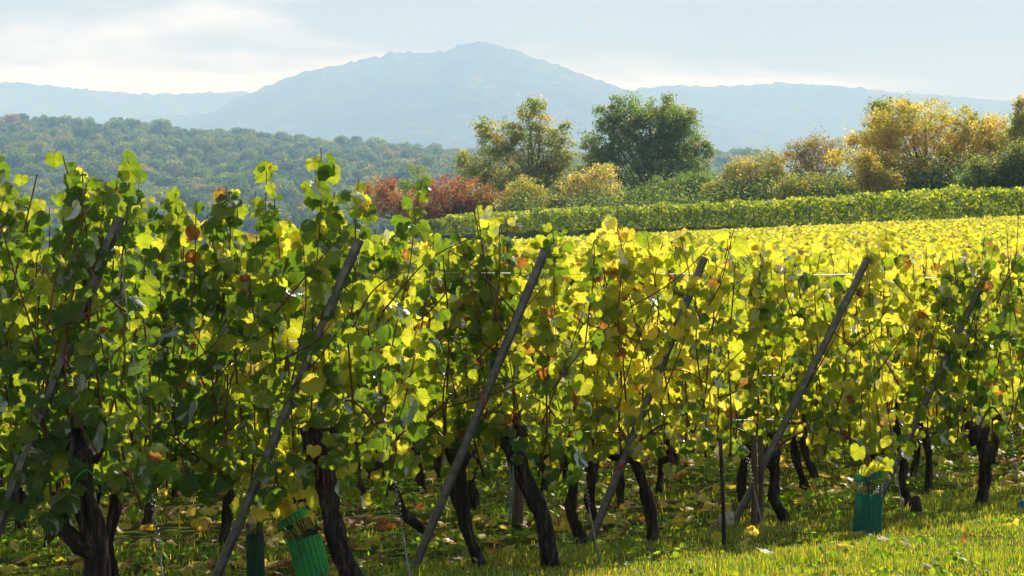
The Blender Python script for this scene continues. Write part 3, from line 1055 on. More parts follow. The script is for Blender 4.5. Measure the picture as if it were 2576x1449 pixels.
def guard(base_px, top_px, ring_px, d, r, mat, label, net=True, ring_h=0.045, ribs=20, flat=0.8):
    b = P(base_px[0], base_px[1], d); b.z = float(ground_z(b.x, b.y)) - 0.02
    t = P(top_px[0], top_px[1], d); rg = P(ring_px[0], ring_px[1], d)
    root = empty('vine_guard', b)
    set_props(root, label, 'vine guard', 'plastic guards round young vines')
    ax = (t - b).normalized()
    rx = Vector((1, 0, 0)); rx = (rx - rx.dot(ax) * ax).normalized(); ry = ax.cross(rx)
    v, f = ribbed(r * 1.02, r, 0, (t - b).length, ax, rx, ry, ribs, 7, 0.08, flat)
    add('sleeve', mesh_np('sleeve', v, f, mat, False), root)
    hr = (rg - b).dot(ax); off = (rg - b) - ax * hr
    h0 = (t - b).length
    if ring_h:
        tilt = (ax + rx * -0.28).normalized()
        rx2 = (rx - rx.dot(tilt) * tilt).normalized(); ry2 = tilt.cross(rx2)
        v, f = ribbed(r * 0.98, r * 0.95, 0, ring_h, tilt, rx2, ry2, ribs, 2, 0.08, flat)
        v = [(Vector(p) + rg - b)[:] for p in v]
        add('ring', mesh_np('ring', v, f, mat, False), root)
    if net:
        g = Geo()
        nn = 26
        for s in range(nn):
            th = 2 * math.pi * s / nn
            o0 = rx * math.cos(th) * r * 0.97 + ry * math.sin(th) * r * 0.97 * flat
            g.tube([(ax * (h0 - 0.02) + o0)[:], (ax * hr + off + o0 * 0.97)[:]], 0.0018, 3, False)
        for q in range(9):
            u = q / 8
            c = ax * (h0 + (hr - h0) * u) + off * u
            g.tube([(c + rx * math.cos(th) * r * 0.97 + ry * math.sin(th) * r * 0.97 * flat)[:] for th in np.linspace(0, 2 * math.pi, 25)], 0.0016, 3, False)
        add('net', g.mesh('net', M_GUARD_D), root)
    return root


guard((797, 1500), (764, 1352), (742, 1312), 13.25, 0.088, M_GUARD_G, 'bright green ribbed vine guard with a loose tilted top ring', flat=0.75)
guard((645, 1500), (641, 1345), (640, 1316), 13.0, 0.046, M_GUARD_D, 'narrow dark green mesh vine guard beside the leaning post', True, 0.0, 18, 1.0)
guard((2180, 1352), (2186, 1245), (2187, 1207), 15.9, 0.088, M_GUARD_T, 'teal ribbed vine guard with a broken top ring on the sunny grass', flat=0.8)


def young_vine(base_px, d, leaves_px, label, t, smean, n, cane_px):
    b = P(base_px[0], base_px[1], d); b.z = float(ground_z(b.x, d))
    root = empty('young_vine', b)
    set_props(root, label, 'vine')
    for (ex, ey) in cane_px:
        e = P(ex, ey, d) - b
        g = Geo(); g.tube(curve_pts([Vector((0, 0, 0)), Vector((e.x * 0.25, 0.01, e.z * 0.55)), e], 10), np.linspace(0.006, 0.003, 10), 5)
        add('stem', g.mesh('stem', M_CANE), root)
    ax = hang_axes(n, 0.6, 0.6)
    for q in range(n):
        lx, ly, sx, sy = leaves_px
        p = P(rng.normal(lx, sx), rng.normal(ly, sy), d + rng.normal(0, 0.05)) - b
        s = smean * rng.uniform(0.7, 1.25)
        o = bpy.data.objects.new('leaf', LEAF_MESHES[int(rng.integers(0, 12))])
        o.parent = root
        o.matrix_local = Matrix([[*(ax[q][0] * s), p.x], [*(ax[q][1] * s), p.y], [*(ax[q][2] * s), p.z], [0, 0, 0, 1]])
        o.color = (min(1, max(0, rng.normal(t, 0.1))), rng.uniform(0, 0.2), rng.random(), 1)
        COL.objects.link(o)
    return root


young_vine((785, 1490), 13.25, (705, 1235, 34, 28), 'young vine with bright yellow leaves spilling from the green guard', 0.95, 0.078, 16, [(700, 1250), (690, 1215), (745, 1265), (650, 1270)])
young_vine((643, 1490), 13.0, (645, 1285, 14, 14), 'young vine with a few yellow leaves in the narrow dark guard', 0.9, 0.07, 4, [(648, 1275), (655, 1290)])
young_vine((2185, 1350), 15.9, (2195, 1165, 26, 22), 'young vine with pale green leaves growing out of the teal guard', 0.45, 0.062, 9, [(2188, 1150), (2182, 1175), (2176, 1080)])


def stake(x0, y0, x1, y1, d, r, mat, label, name='stake', seg=8):
    a = P(x0, y0, d); a.z = float(ground_z(a.x, d)); b = P(x1, y1, d)
    g = Geo()
    v = b - a
    g.tube([(v * -0.1)[:], [0, 0, 0], (v * 0.5 + Vector((r * .3, 0, 0)))[:], (v * 0.985)[:], v[:]], [r, r, r * 0.97, r * 0.95, r * 0.7], seg, True, 0.12, int(x0))
    o = add(name, g.mesh(name, mat), None, a)
    set_props(o, label, 'stake')


stake(1822, 1392, 1812, 1100, 15.0, 0.013, M_BARK, 'thin dark stake left of the white stone', 'thin_stake', 6)
stake(1897, 1350, 1896, 1095, 16.4, 0.022, M_WOOD, 'weathered wooden stake behind the post at the white stone', 'wooden_stake')
stake(1912, 1346, 1914, 1095, 16.55, 0.018, M_WOOD, 'slimmer wooden stake tied beside the weathered one', 'wooden_stake')
stake(1302, 1340, 1296, 1120, 16.6, 0.040, M_WOOD, 'thick wooden stake in the shade left of the grey leaning trunk', 'wooden_stake')

# stump beside the thin trunk
p = P(2306, 1322, 17.6); p.z = float(ground_z(p.x, p.y))
g = Geo(); g.tube([[0, 0, -0.05], [0, 0, 0.0], [0.002, 0, 0.06], [-0.004, 0, 0.10], [-0.004, 0, 0.115]], [0.05, 0.042, 0.034, 0.03, 0.018], 12, True, 0.35, 3)
set_props(add('stump', g.mesh('stump', M_BARK), None, p), 'small black stump on the grass beside the thin trunk', 'stump')
# pale stone at the foot of the fourth visible post
p = P(1832, 1392, 16.0); p = Vector((P(1832, 1392, 15.3).x, 15.3, 0)); p.z = float(ground_z(p.x, p.y))
B4 = POST_LINE[4][0]
p = Vector((B4.x - 0.06, B4.y - 0.09, B4.z))
me = bpy.data.meshes.new('stone')
import bmesh
bm = bmesh.new()
bmesh.ops.create_icosphere(bm, subdivisions=3, radius=1.0)
for v in bm.verts:
    c = v.co
    k = max(abs(c.x), abs(c.y), abs(c.z))
    c *= (1 / k) ** 0.55
    c *= 1 + 0.18 * (float(fbm(c.x * 1.5 + 5, c.y * 1.5 + c.z * 2.1 + 5, 3, 4)) - 0.45)
    c.x *= 0.055; c.y *= 0.05; c.z *= 0.07
    c.z += 0.02 + 0.3 * c.x
bm.to_mesh(me); bm.free()
me.materials.append(M_CONC)
for pl in me.polygons: pl.use_smooth = True
set_props(add('stone', me, None, p), 'pale rough stone wedged at the foot of a leaning post', 'stone')
# blue anchor cap at the right edge
p = P(2572, 1304, 17.7); p.z = float(ground_z(p.x, p.y))
g = Geo(); g.tube([[0, 0, -0.03], [0, 0, 0.05], [0, 0, 0.062], [0, 0, 0.07]], [0.035, 0.033, 0.024, 0.006], 14, True)
set_props(add('anchor_marker', g.mesh('anchor_marker', M_BLUE), None, p), 'small blue plastic anchor marker in the grass at the right edge', 'marker')

# ------------------------------------------------------------------ vineyard field behind the near rows (reads as one mass)
wall_a, wall_b = WALL_A, WALL_B
rng = np.random.default_rng(32)
FP = []; FS = []; FAR = []
d = ROW_D[-1] + 1.35
sgn = 1 if wall_dist(0, 20) > 0 else -1
while d < 290:
    xl = (((100 if d < 34 else (350 if d < 150 else 800)) - CX) / F) * d - 1.0
    xr = ((2780 - CX) / F) * d + 1.5
    s = 0.082 * (1 + d / 170.0)
    zlow = 0.75 if d < 34 else (1.15 if d < 80 else 1.35)
    per_m = (300 if d < 34 else 170) * (0.082 / s) ** 2 * (1.0 if d < 80 else 0.8)
    n = int((xr - xl) * per_m)
    x = rng.uniform(xl, xr, n); y = d + rng.normal(0, 0.14, n)
    keep = wall_dist(x, y) * sgn > 3.6
    x = x[keep]; y = y[keep]; n = len(x)
    if n:
        top = 1.82 + 0.10 * (fbm(x * 1.4, np.full(n, d * 3.1), 3, 6) - 0.45) * 2.0
        z = ground_z(x, y) + top - (top - zlow) * rng.random(n) ** 1.5 + np.where(rng.random(n) < 0.04, rng.uniform(0, 0.15, n), 0)
        FP.append(np.stack([x, y, z], -1)); FS.append(np.full(n, s) * rng.uniform(0.65, 1.3, n)); FAR.append(np.full(n, d))
    d += 1.35 if d < 60 else (1.8 if d < 130 else 2.6)
FP = np.vstack(FP); FS = np.concatenate(FS); FAR = np.concatenate(FAR)
n = len(FP)
hue = np.clip(0.60 + 0.4 * (fbm(FP[:, 0] * 0.5, FP[:, 1] * 0.5, 3, 9) - 0.45) + rng.normal(0, 0.14, n), 0, 1)
fc = np.stack([hue, np.where(rng.random(n) < 0.06, rng.uniform(.3, .7, n), rng.uniform(0, .15, n)), rng.random(n), np.ones(n)], -1)
fa = hang_axes(n, 0.75, 0.6)
near = FAR < 36
field = add('vineyard_field', merge_leaves('vineyard_field', LOW_T, FP[near], fa[near], FS[near], fc[near], M_LEAFM))
set_props(field, 'yellow leafy tops of the many vine rows climbing away behind the near rows', 'vineyard', kind='stuff')
far_field = add('vineyard_field', merge_leaves('vineyard_field', FAR_T, FP[~near], fa[~near], FS[~near], fc[~near], M_LEAFM))
set_props(far_field, 'far yellow vineyard sea of leaves below the dark trimmed row', 'vineyard', kind='stuff')

# far trimmed row across the slope, seen from its shaded side
wr = empty('far_vine_row', (wall_a.x, wall_a.y, float(ground_z(wall_a.x, wall_a.y))))
set_props(wr, 'long trimmed dark green vine row with a sunlit top before the trees', 'vine row')
wd = Vector((wall_b.x - wall_a.x, wall_b.y - wall_a.y, 0)); wl = wd.length; wd.normalize()
wn = Vector((-wd.y, wd.x, 0))
n = 40000
s = rng.random(n) ** 0.9 * (wl + 30) - 10
q = rng.normal(0, 0.30, n)
hh = 0.02 + 1.98 * rng.random(n) ** 0.85
top = 2.22 + 0.5 * (fbm(s * 0.7, s * 0 + 2, 3, 3) - 0.45) * 2
hh = hh / 2.0 * (top - 0.12)
thick = 0.3 + 1.8 * fbm(s * 0.9, hh * 0.9, 3, 12)
xw = wall_a.x + wd.x * s + wn.x * q * thick; yw = wall_a.y + wd.y * s + wn.y * q * thick
zw = ground_z(xw, yw) + hh
wp = np.stack([xw, yw, zw], -1)
wa = hang_axes(n, 0.6, 0.7)
wt_ = np.clip(rng.normal(0.25, 0.18, n) + 0.5 * (fbm(s * 0.25, hh, 3, 21) - 0.45), 0, 1)
wc = np.stack([wt_, rng.uniform(0, .18, n), rng.random(n), np.ones(n)], -1)
off = np.array(wr.location)
set_props(add('leaves', merge_leaves('leaves', FAR_T, wp - off, wa, 0.165 * rng.uniform(0.6, 1.5, n), wc, M_LEAFM), wr), kind='stuff')
pg = Geo(); pg.tube([[0, 0, -0.2], [0, 0, 1.0], [0, 0, 1.95]], 0.05, 6)
pm = pg.mesh('post', M_WOOD)
for k in range(int(wl / 11)):
    s0 = 6 + k * 11
    x, y = wall_a.x + wd.x * s0 - wn.x * sgn * -0.32, wall_a.y + wd.y * s0 - wn.y * sgn * -0.32
    add('post', pm, wr, Vector((x, y, float(ground_z(x, y)))) - wr.location)

# ------------------------------------------------------------------ trees and bushes beyond the vineyard
def quad_leaf(seed):
    r = random.Random(seed)
    b = r.uniform(0.1, 0.35)
    v = np.array([[0, -0.6, 0], [0.5, 0.0, -b], [0, 0.75, 0.05], [-0.5, 0.0, -b]])
    return v, np.array([[0, 1, 2], [0, 2, 3]]), np.column_stack([v[:, :2], np.zeros(4)]), None


TQ = [quad_leaf(k) for k in range(4)]


def tree(name, label, D, lobes, cols, n_clusters, per, leaf, trunk_px, category='tree', csig=0.55, limb_every=3, group='trees and bushes beyond the vineyard', trunk_r=0.3, bare=0):
    """lobes: (cx, cy, rx, ry) ellipses in the frame, a crown volume each; cols: list of (weight, rgb)"""
    global rng
    rng = np.random.default_rng(int(trunk_px[0] + D))
    base = P(trunk_px[0], 560, D)
    base.z = float(ground_z(base.x, D)) - 0.1
    root = empty(name, base)
    set_props(root, label, category, group)
    lobes = list(lobes)
    for (cx, cy, rx, ry) in list(lobes):
        for _ in range(2):
            th = rng.uniform(-0.3, math.pi + 0.3)
            k = rng.uniform(0.2, 0.34)
            lobes.append((cx + math.cos(th) * rx * rng.uniform(0.85, 1.1), cy - math.sin(th) * ry * rng.uniform(0.85, 1.12), rx * k, ry * k * 1.1))
    area = np.array([l[2] * l[3] for l in lobes], float); area /= area.sum()
    cen = []
    for li, (cx, cy, rx, ry) in enumerate(lobes):
        m = max(4, int(n_clusters * 2.2 * area[li]))
        c = P(cx, cy, D); sx = rx * 1.1 / F * D; sz = ry * 1.08 / F * D
        dirs = unit(rng.normal(0, 1, (m, 3)))
        rr = rng.random(m) ** 0.42 * (0.82 + 0.18 * rng.random(m))
        p = np.array(c[:]) + dirs * rr[:, None] * [sx, sx * 0.8, sz]
        cen.append(p)
    cen = np.vstack(cen)
    gzb = base.z
    cen = cen[cen[:, 2] > gzb + 0.4]
    # trunk and limbs
    H = cen[:, 2].max() - gzb
    g = Geo()
    fork_h = max(0.8, min(H * 0.30, cen[:, 2].min() - gzb + H * 0.12))
    tpts = curve_pts([[0, 0, -0.3], [0.1, 0, fork_h * 0.5], [0, 0.1, fork_h], [rng.normal(0, .4), 0.2, H * 0.62], [rng.normal(0, .5), 0.2, H * 0.88]], 18)
    g.tube(tpts, trunk_r * np.linspace(1.15, 0.12, 18), 8, True, 0.2, 5)
    add('trunk', g.mesh('trunk', M_TREEBARK), root)
    g = Geo()
    idx = rng.permutation(len(cen))[:max(4, int(len(cen) / limb_every / 2.2))]
    b0 = np.array(base[:])
    for q in idx:
        e = (cen[q] - b0) * rng.uniform(0.8, 0.97)
        hh_ = np.clip(e[2] * rng.uniform(0.35, 0.6), fork_h * 0.6, H * 0.8)
        k = int(np.argmin(abs(tpts[:, 2] - hh_)))
        s0 = tpts[k]
        midp = s0 + (e - s0) * 0.5 + [0, 0, -0.06 * np.linalg.norm(e - s0)] + rng.normal(0, 0.06, 3) * np.linalg.norm(e - s0)
        ln_ = np.linalg.norm(e - s0)
        g.tube(curve_pts([s0, midp, e], 7), np.linspace(0.02 + 0.011 * ln_, 0.01, 7), 5, False)
        if bare and rng.random() < bare:
            e2 = e + unit(e - s0 + rng.normal(0, .5, 3)) * rng.uniform(0.8, 1.6)
            g.tube([e, (e + e2) / 2 + rng.normal(0, .05, 3), e2], [0.02, 0.014, 0.008], 4, False)
    add('limbs', g.mesh('limbs', M_TREEBARK), root)
    # foliage
    m = len(cen)
    sig = csig * 0.78 * rng.uniform(0.5, 1.4, m)
    cnt = rng.poisson(per * 1.25, m)
    ci = np.repeat(np.arange(m), cnt)
    n = len(ci)
    pos = cen[ci] + np.clip(rng.normal(0, 1, (n, 3)), -1.7, 1.7) * sig[ci][:, None] * [1, 1, 0.75]
    keep = pos[:, 2] > gzb + 0.1
    pos, ci = pos[keep], ci[keep]; n = len(pos)
    nor = unit(rng.normal(0, 1, (n, 3)) + [0, 0, 0.5])
    tip = rng.normal(0, 1, (n, 3)) + [0, 0, -0.4]
    ax = leaf_axes(nor, tip)
    w = np.array([c[0] for c in cols], float); w /= w.sum()
    pal = np.array([c[1] for c in cols], float)
    cc = pal[rng.choice(len(cols), m, p=w)][ci] * 0.6 + pal[rng.choice(len(cols), n, p=w)] * 0.4
    cc = cc * rng.uniform(0.75, 1.25, (n, 1))
    col = np.column_stack([cc, np.ones(n)])
    add('crown', merge_leaves('crown', TQ, pos - b0, ax, leaf * 0.63 * rng.uniform(0.6, 1.4, n), col, M_TREE), root)
    return root


GRN = (0.060, 0.100, 0.022); GRN2 = (0.088, 0.122, 0.026); DGR = (0.030, 0.056, 0.018); OLV = (0.125, 0.122, 0.028); YEL = (0.26, 0.205, 0.062)
ORG = (0.22, 0.135, 0.038); RED = (0.15, 0.030, 0.010); DRD = (0.085, 0.020, 0.010); BRN = (0.14, 0.085, 0.038); GLD = (0.27, 0.21, 0.042); PAL = (0.29, 0.24, 0.11)

tree('oak_tree', 'tall open oak with olive and yellow leaves left of the green oak', 335,
     [(1330, 330, 60, 72), (1250, 355, 52, 68), (1395, 370, 48, 60), (1290, 440, 100, 60), (1195, 430, 50, 45), (1400, 455, 60, 60), (1320, 500, 110, 50)],
     [(5, OLV), (4, GRN2), (0.7, ORG), (0.8, YEL), (2, GRN)], 330, 42, 0.30, (1340, 0), csig=0.62, limb_every=2, trunk_r=0.42)
tree('oak_tree', 'broad dense green oak in the middle of the tree line', 325,
     [(1625, 300, 110, 58), (1700, 300, 60, 45), (1550, 300, 50, 40), (1560, 360, 80, 70), (1690, 360, 85, 75), (1640, 420, 140, 70), (1510, 420, 50, 50), (1745, 420, 48, 55), (1640, 490, 120, 45)],
     [(5, GRN), (4, GRN2), (2, DGR), (1.2, OLV), (0.4, ORG)], 420, 48, 0.30, (1640, 0), csig=0.62, limb_every=3, trunk_r=0.5)
tree('sumac_bush', 'low spreading bush with deep red leaves at the end of the far row', 300,
     [(1150, 480, 75, 38), (1215, 510, 65, 35), (1090, 520, 80, 40), (1010, 530, 70, 38), (960, 480, 45, 36), (1190, 545, 80, 30)],
     [(4, RED), (3, DRD), (2, ORG), (2, GRN), (1, BRN)], 190, 45, 0.24, (1120, 0), 'bush', csig=0.5, trunk_r=0.14)
tree('shrub', 'slim green shrub behind the red bush', 306, [(1050, 455, 40, 34), (1030, 500, 42, 40), (900, 510, 40, 45)], [(4, GRN2), (2, GRN), (1, OLV)], 60, 32, 0.22, (1045, 0), 'bush', trunk_r=0.12)
tree('shrub', 'slender yellow-green shrub between the red bush and the pale bush', 296, [(1315, 480, 42, 36), (1300, 515, 52, 32)], [(3, OLV), (2, YEL), (2, GRN2)], 60, 42, 0.22, (1315, 0), 'bush', trunk_r=0.12)
tree('shrub', 'pale yellow rounded bush in front of the green oak', 290, [(1505, 460, 60, 42), (1455, 490, 60, 36), (1520, 500, 55, 30), (1410, 520, 50, 22)],
     [(3, PAL), (1, YEL), (4, OLV), (1.5, BRN), (1.5, GRN2)], 130, 42, 0.21, (1490, 0), 'bush', csig=0.5, trunk_r=0.12, bare=0.4)
tree('shrub', 'dark green shrub under the right side of the green oak', 280, [(1700, 475, 70, 40), (1650, 500, 50, 30), (1770, 480, 40, 42)], [(4, DGR), (3, GRN), (2, GRN2), (1, OLV)], 110, 45, 0.22, (1700, 0), 'bush', trunk_r=0.12)
tree('shrub', 'wide golden brown shrub right of the green oak', 262, [(1900, 430, 75, 42), (1840, 470, 55, 38), (1950, 470, 60, 40), (1890, 490, 95, 30)],
     [(3, YEL), (2, BRN), (4, OLV), (3, GRN)], 190, 42, 0.20, (1900, 0), 'bush', csig=0.5, trunk_r=0.14, bare=0.6)
tree('small_tree', 'thin brownish tree with bare branches between two golden crowns', 255, [(2050, 380, 42, 50), (2000, 395, 32, 36), (2100, 400, 30, 45), (2040, 450, 70, 42)],
     [(4, BRN), (3, OLV), (2, GRN), (1, ORG)], 120, 30, 0.20, (2065, 0), csig=0.5, limb_every=2, trunk_r=0.2, bare=0.6)
tree('shrub', 'low orange-brown shrub below the thin brownish tree', 246, [(2050, 470, 70, 26), (2130, 470, 45, 30), (1990, 490, 50, 22)], [(2, BRN), (4, OLV), (3, GRN2), (1, GRN)], 90, 38, 0.2, (2060, 0), 'bush', trunk_r=0.12)
tree('maple_tree', 'large golden yellow tree with a broad round crown', 235,
     [(2330, 315, 140, 66), (2240, 345, 90, 75), (2435, 345, 95, 76), (2320, 400, 185, 68), (2200, 405, 60, 78), (2440, 420, 95, 58), (2300, 450, 150, 40), (2490, 345, 62, 58), (2500, 400, 60, 50)],
     [(7, GLD), (0.8, ORG), (4, OLV), (4, GRN2), (2, YEL)], 430, 46, 0.22, (2330, 0), csig=0.5, limb_every=3, trunk_r=0.4, bare=0.35)
tree('small_tree', 'green treetop poking out left of the golden crown', 245, [(2222, 285, 26, 38), (2215, 340, 34, 34)], [(4, GRN2), (3, GRN), (1, OLV)], 50, 40, 0.22, (2222, 0), csig=0.45, trunk_r=0.16)
tree('shrub', 'shrub with orange leaves at the left foot of the golden tree', 226, [(2180, 430, 34, 46), (2220, 460, 50, 30)], [(3, GLD), (4, OLV), (1.5, BRN), (2, GRN2)], 60, 40, 0.2, (2185, 0), 'bush', trunk_r=0.1)
tree('shrub', 'dark green bush at the right edge below the golden tree', 215, [(2520, 425, 62, 34), (2590, 405, 55, 52), (2460, 455, 55, 24), (2555, 450, 70, 24)], [(3, DGR), (3, GRN), (2, OLV), (1, BRN)], 150, 48, 0.2, (2520, 0), 'bush', trunk_r=0.14)
tree('oak_tree', 'olive oak cut off by the right edge', 228, [(2575, 300, 34, 44), (2610, 340, 60, 60), (2580, 360, 40, 40)], [(3, OLV), (3, GRN2), (1, ORG)], 90, 42, 0.21, (2600, 0), csig=0.45, trunk_r=0.25)
rng = np.random.default_rng(33)
# undergrowth closing the foot of the tree line
us_ = np.linspace(1150, 2620, 34)
UP = []
for q, x in enumerate(us_):
    D = 300 - 85 * (x - 1150) / 1470 + rng.normal(0, 3)
    yb = 560 - 85 * (x - 1150) / 1470
    c = P(x + rng.normal(0, 10), yb - rng.uniform(5, 30), D)
    m = 900
    UP.append(np.array(c[:]) + rng.normal(0, 1, (m, 3)) * [1.7, 1.0, 1.1])
UP = np.vstack(UP); UP[:, 2] = np.maximum(UP[:, 2], ground_z(UP[:, 0], UP[:, 1]) + 0.1)
n = len(UP)
pal = np.array([DGR, GRN, OLV, BRN]) * 0.8; uc = np.column_stack([pal[rng.choice(4, n, p=[.55, .33, .10, .02])] * rng.uniform(.7, 1.3, (n, 1)), np.ones(n)])
und = add('undergrowth', merge_leaves('undergrowth', TQ, UP, leaf_axes(unit(rng.normal(0, 1, (n, 3))), rng.normal(0, 1, (n, 3))), 0.19 * rng.uniform(.6, 1.4, n), uc, M_TREE))
set_props(und, 'dark low undergrowth along the foot of the tree line', 'undergrowth', kind='stuff')

# ------------------------------------------------------------------ far forest on the hill (one mass, instanced crowns)
forest_src = bpy.data.collections.new('forest_crowns')
for k in range(6):
    r_ = np.random.default_rng(70 + k)
    V = []
    nl = 9
    lob = unit(r_.normal(0, 1, (nl, 3))) * [0.62, 0.62, 0.45] * r_.uniform(0.5, 1.0, (nl, 1))
    m = 900
    li = r_.integers(0, nl, m)
    dirs = unit(r_.normal(0, 1, (m, 3)))
    pos = lob[li] + dirs * (0.42 * r_.uniform(0.7, 1.08, (m, 1)))
    pos[:, 2] = np.maximum(pos[:, 2], -0.75)
    ax = leaf_axes(unit(dirs + r_.normal(0, 0.5, (m, 3))), r_.normal(0, 1, (m, 3)))
    sc = 0.115 * r_.uniform(0.6, 1.5, m)
    tv, tf = TQ[0][0], TQ[0][1]
    w = np.einsum('nij,vj->nvi', ax, tv) * sc[:, None, None] + pos[:, None, :]
    V = w.reshape(-1, 3); Fm = (tf[None] + (np.arange(m) * 4)[:, None, None]).reshape(-1, 3)
    # dense heart so the crown is not see-through
    bm = bmesh.new(); bmesh.ops.create_icosphere(bm, subdivisions=2, radius=0.5)
    hv = np.array([v.co[:] for v in bm.verts]) * [1, 1, 0.85]; hf = np.array([[v.index for v in f.verts] for f in bm.faces]); bm.free()
    me = mesh_np('forest_crown', np.vstack([V, hv]), np.vstack([Fm, hf + len(V)]), M_CROWN, True)
    forest_src.objects.link(bpy.data.objects.new('forest_crown', me))

pts = []
yv = 1500.0
while yv < 3400:
    sp = 10.5 + 0.0012 * yv
    xl = (-90 - CX) / F * yv; xr = ((1330 if yv < 2000 else 1950) - CX) / F * yv
    x = np.arange(xl, xr, sp)
    x = x + rng.normal(0, sp * 0.3, len(x)); y = yv + rng.normal(0, sp * 0.35, len(x))
    pts.append(np.stack([x, y], -1)); yv += sp * 0.95
pts = np.vstack(pts); n = len(pts)
sc = rng.choice([4.6, 6.4, 8.6, 12.0], n, p=[.3, .35, .25, .1]) * rng.uniform(0.85, 1.15, n) * (0.8 + 0.5 * fbm(pts[:, 0] / 80, pts[:, 1] / 80, 2, 31))
pz = ground_z(pts[:, 0], pts[:, 1]) + sc * rng.uniform(0.7, 1.25, n) + 3
fm = bpy.data.meshes.new('forest')
fm.vertices.add(n); fm.vertices.foreach_set('co', np.stack([pts[:, 0], pts[:, 1], pz], -1).astype(np.float32).ravel())
a = fm.attributes.new('scl', 'FLOAT', 'POINT'); a.data.foreach_set('value', sc.astype(np.float32))
a = fm.attributes.new('rz', 'FLOAT', 'POINT'); a.data.foreach_set('value', rng.uniform(0, 6.28, n).astype(np.float32))
fm.materials.append(M_CROWN)
forest = add('forest', fm)
set_props(forest, 'hazy green woodland covering the hill behind the vineyard', 'forest', kind='stuff')
ng = bpy.data.node_groups.new('forest_scatter', 'GeometryNodeTree')
ng.interface.new_socket('Geometry', in_out='INPUT', socket_type='NodeSocketGeometry')
ng.interface.new_socket('Geometry', in_out='OUTPUT', socket_type='NodeSocketGeometry')
gi = ng.nodes.new('NodeGroupInput'); go = ng.nodes.new('NodeGroupOutput')
ci = ng.nodes.new('GeometryNodeCollectionInfo'); ci.inputs['Collection'].default_value = forest_src
ci.inputs['Separate Children'].default_value = True; ci.inputs['Reset Children'].default_value = True
ip = ng.nodes.new('GeometryNodeInstanceOnPoints'); ip.inputs['Pick Instance'].default_value = True
na = ng.nodes.new('GeometryNodeInputNamedAttribute'); na.data_type = 'FLOAT'; na.inputs['Name'].default_value = 'scl'
nr = ng.nodes.new('GeometryNodeInputNamedAttribute'); nr.data_type = 'FLOAT'; nr.inputs['Name'].default_value = 'rz'
cx_ = ng.nodes.new('ShaderNodeCombineXYZ')
ng.links.new(nr.outputs['Attribute'], cx_.inputs['Z'])
ng.links.new(gi.outputs[0], ip.inputs['Points']); ng.links.new(ci.outputs[0], ip.inputs['Instance'])
ng.links.new(cx_.outputs[0], ip.inputs['Rotation']); ng.links.new(na.outputs['Attribute'], ip.inputs['Scale'])
ng.links.new(ip.outputs[0], go.inputs[0])
md = forest.modifiers.new('scatter', 'NODES'); md.node_group = ng

# ------------------------------------------------------------------ grass, weeds, fallen leaves
def end_line_x(y):
    """x of the row ends (post feet) at depth y"""
    bx = [POST_LINE[k][0].x for k in range(6)]
    return np.interp(y, ROW_D[:6], bx) + np.clip(y - ROW_D[5], 0, 60) * 0.8


def scatter(n, ymin, ymax):
    y = rng.uniform(ymin, ymax, n)
    x = (rng.uniform(-450, 3250, n) - CX) / F * y
    return x, y


def blades(name, x, y, hgt, wid, col):
    n = len(x)
    z = ground_z(x, y)
    th = rng.uniform(0, 2 * math.pi, n); lean = rng.uniform(0.1, 0.75, n)
    dx, dy = np.cos(th), np.sin(th)
    px, py = -dy, dx
    b = np.stack([x, y, z - 0.006], -1)
    up = np.array([0, 0, 1.0]); dr = np.stack([dx, dy, np.zeros(n)], -1); sd = np.stack([px, py, np.zeros(n)], -1)
    h = hgt[:, None]; w = wid[:, None]; l = lean[:, None]
    m1 = b + up * h * 0.55 + dr * h * l * 0.25
    tip = b + up * h * (1 - 0.25 * l) + dr * h * l * 0.8
    v = np.stack([b - sd * w, b + sd * w, m1 + sd * w * 0.8, m1 - sd * w * 0.8, tip], 1).reshape(-1, 3)
    k = (np.arange(n) * 5)[:, None]
    f = np.concatenate([k + [0, 1, 2], k + [0, 2, 3], k + [3, 2, 4]])
    return mesh_np(name, v, f, M_GRASS, True, {'Col': np.repeat(col, 5, 0)})


rng = np.random.default_rng(34)
# headland turf
x, y = scatter(215000, 12.6, 31)
x2, y2 = scatter(120000, 13.2, 20)
k2 = x2 > end_line_x(y2) + 0.05
x = np.concatenate([x, x2[k2]]); y = np.concatenate([y, y2[k2]])
ex = end_line_x(y)
u = x - ex
patch = fbm(x * 1.1, y * 1.1, 3, 40)
under = np.minimum.reduce([np.abs(y - d_) for d_ in ROW_D])            # distance to the nearest vine line
p_in = np.clip(0.25 + 2.2 * (patch - 0.42), 0.03, 0.8) * np.clip(0.25 + under * 1.6, 0.2, 1)
dens = np.where(u > 0.15, 1.0, np.where(u > -0.3, p_in + (1 - p_in) * (u + 0.3) / 0.45, p_in))
keep = rng.random(len(x)) < dens
x, y, u, patch = x[keep], y[keep], u[keep], patch[keep]
n = len(x)
tall = fbm(x * 2.3, y * 2.3, 2, 44)
hgt = np.where(u > 0.1, rng.uniform(0.026, 0.062, n), rng.uniform(0.03, 0.085, n)) * (0.35 + 2.2 * np.clip(tall, 0, 1) ** 1.6)
hgt = hgt * np.where(rng.random(n) < 0.03, 1.7, 1.0)
pal = np.array([(0.075, 0.135, 0.022), (0.11, 0.16, 0.026), (0.17, 0.19, 0.035), (0.27, 0.22, 0.07), (0.05, 0.10, 0.02)]) * 0.82
dry = np.clip((fbm(x * 1.7 + 3, y * 1.7, 3, 71) - 0.42) * 5, 0, 1)[:, None]
gc = pal[rng.choice(5, n, p=[.24, .28, .24, .13, .11])] * rng.uniform(0.8, 1.2, (n, 1))
gc = gc * (1 - 0.35 * dry) + np.array([0.17, 0.14, 0.045]) * 0.35 * dry
grass = add('grass', blades('grass', x, y, hgt, rng.uniform(0.0014, 0.0029, n), np.column_stack([gc, np.ones(n)])))
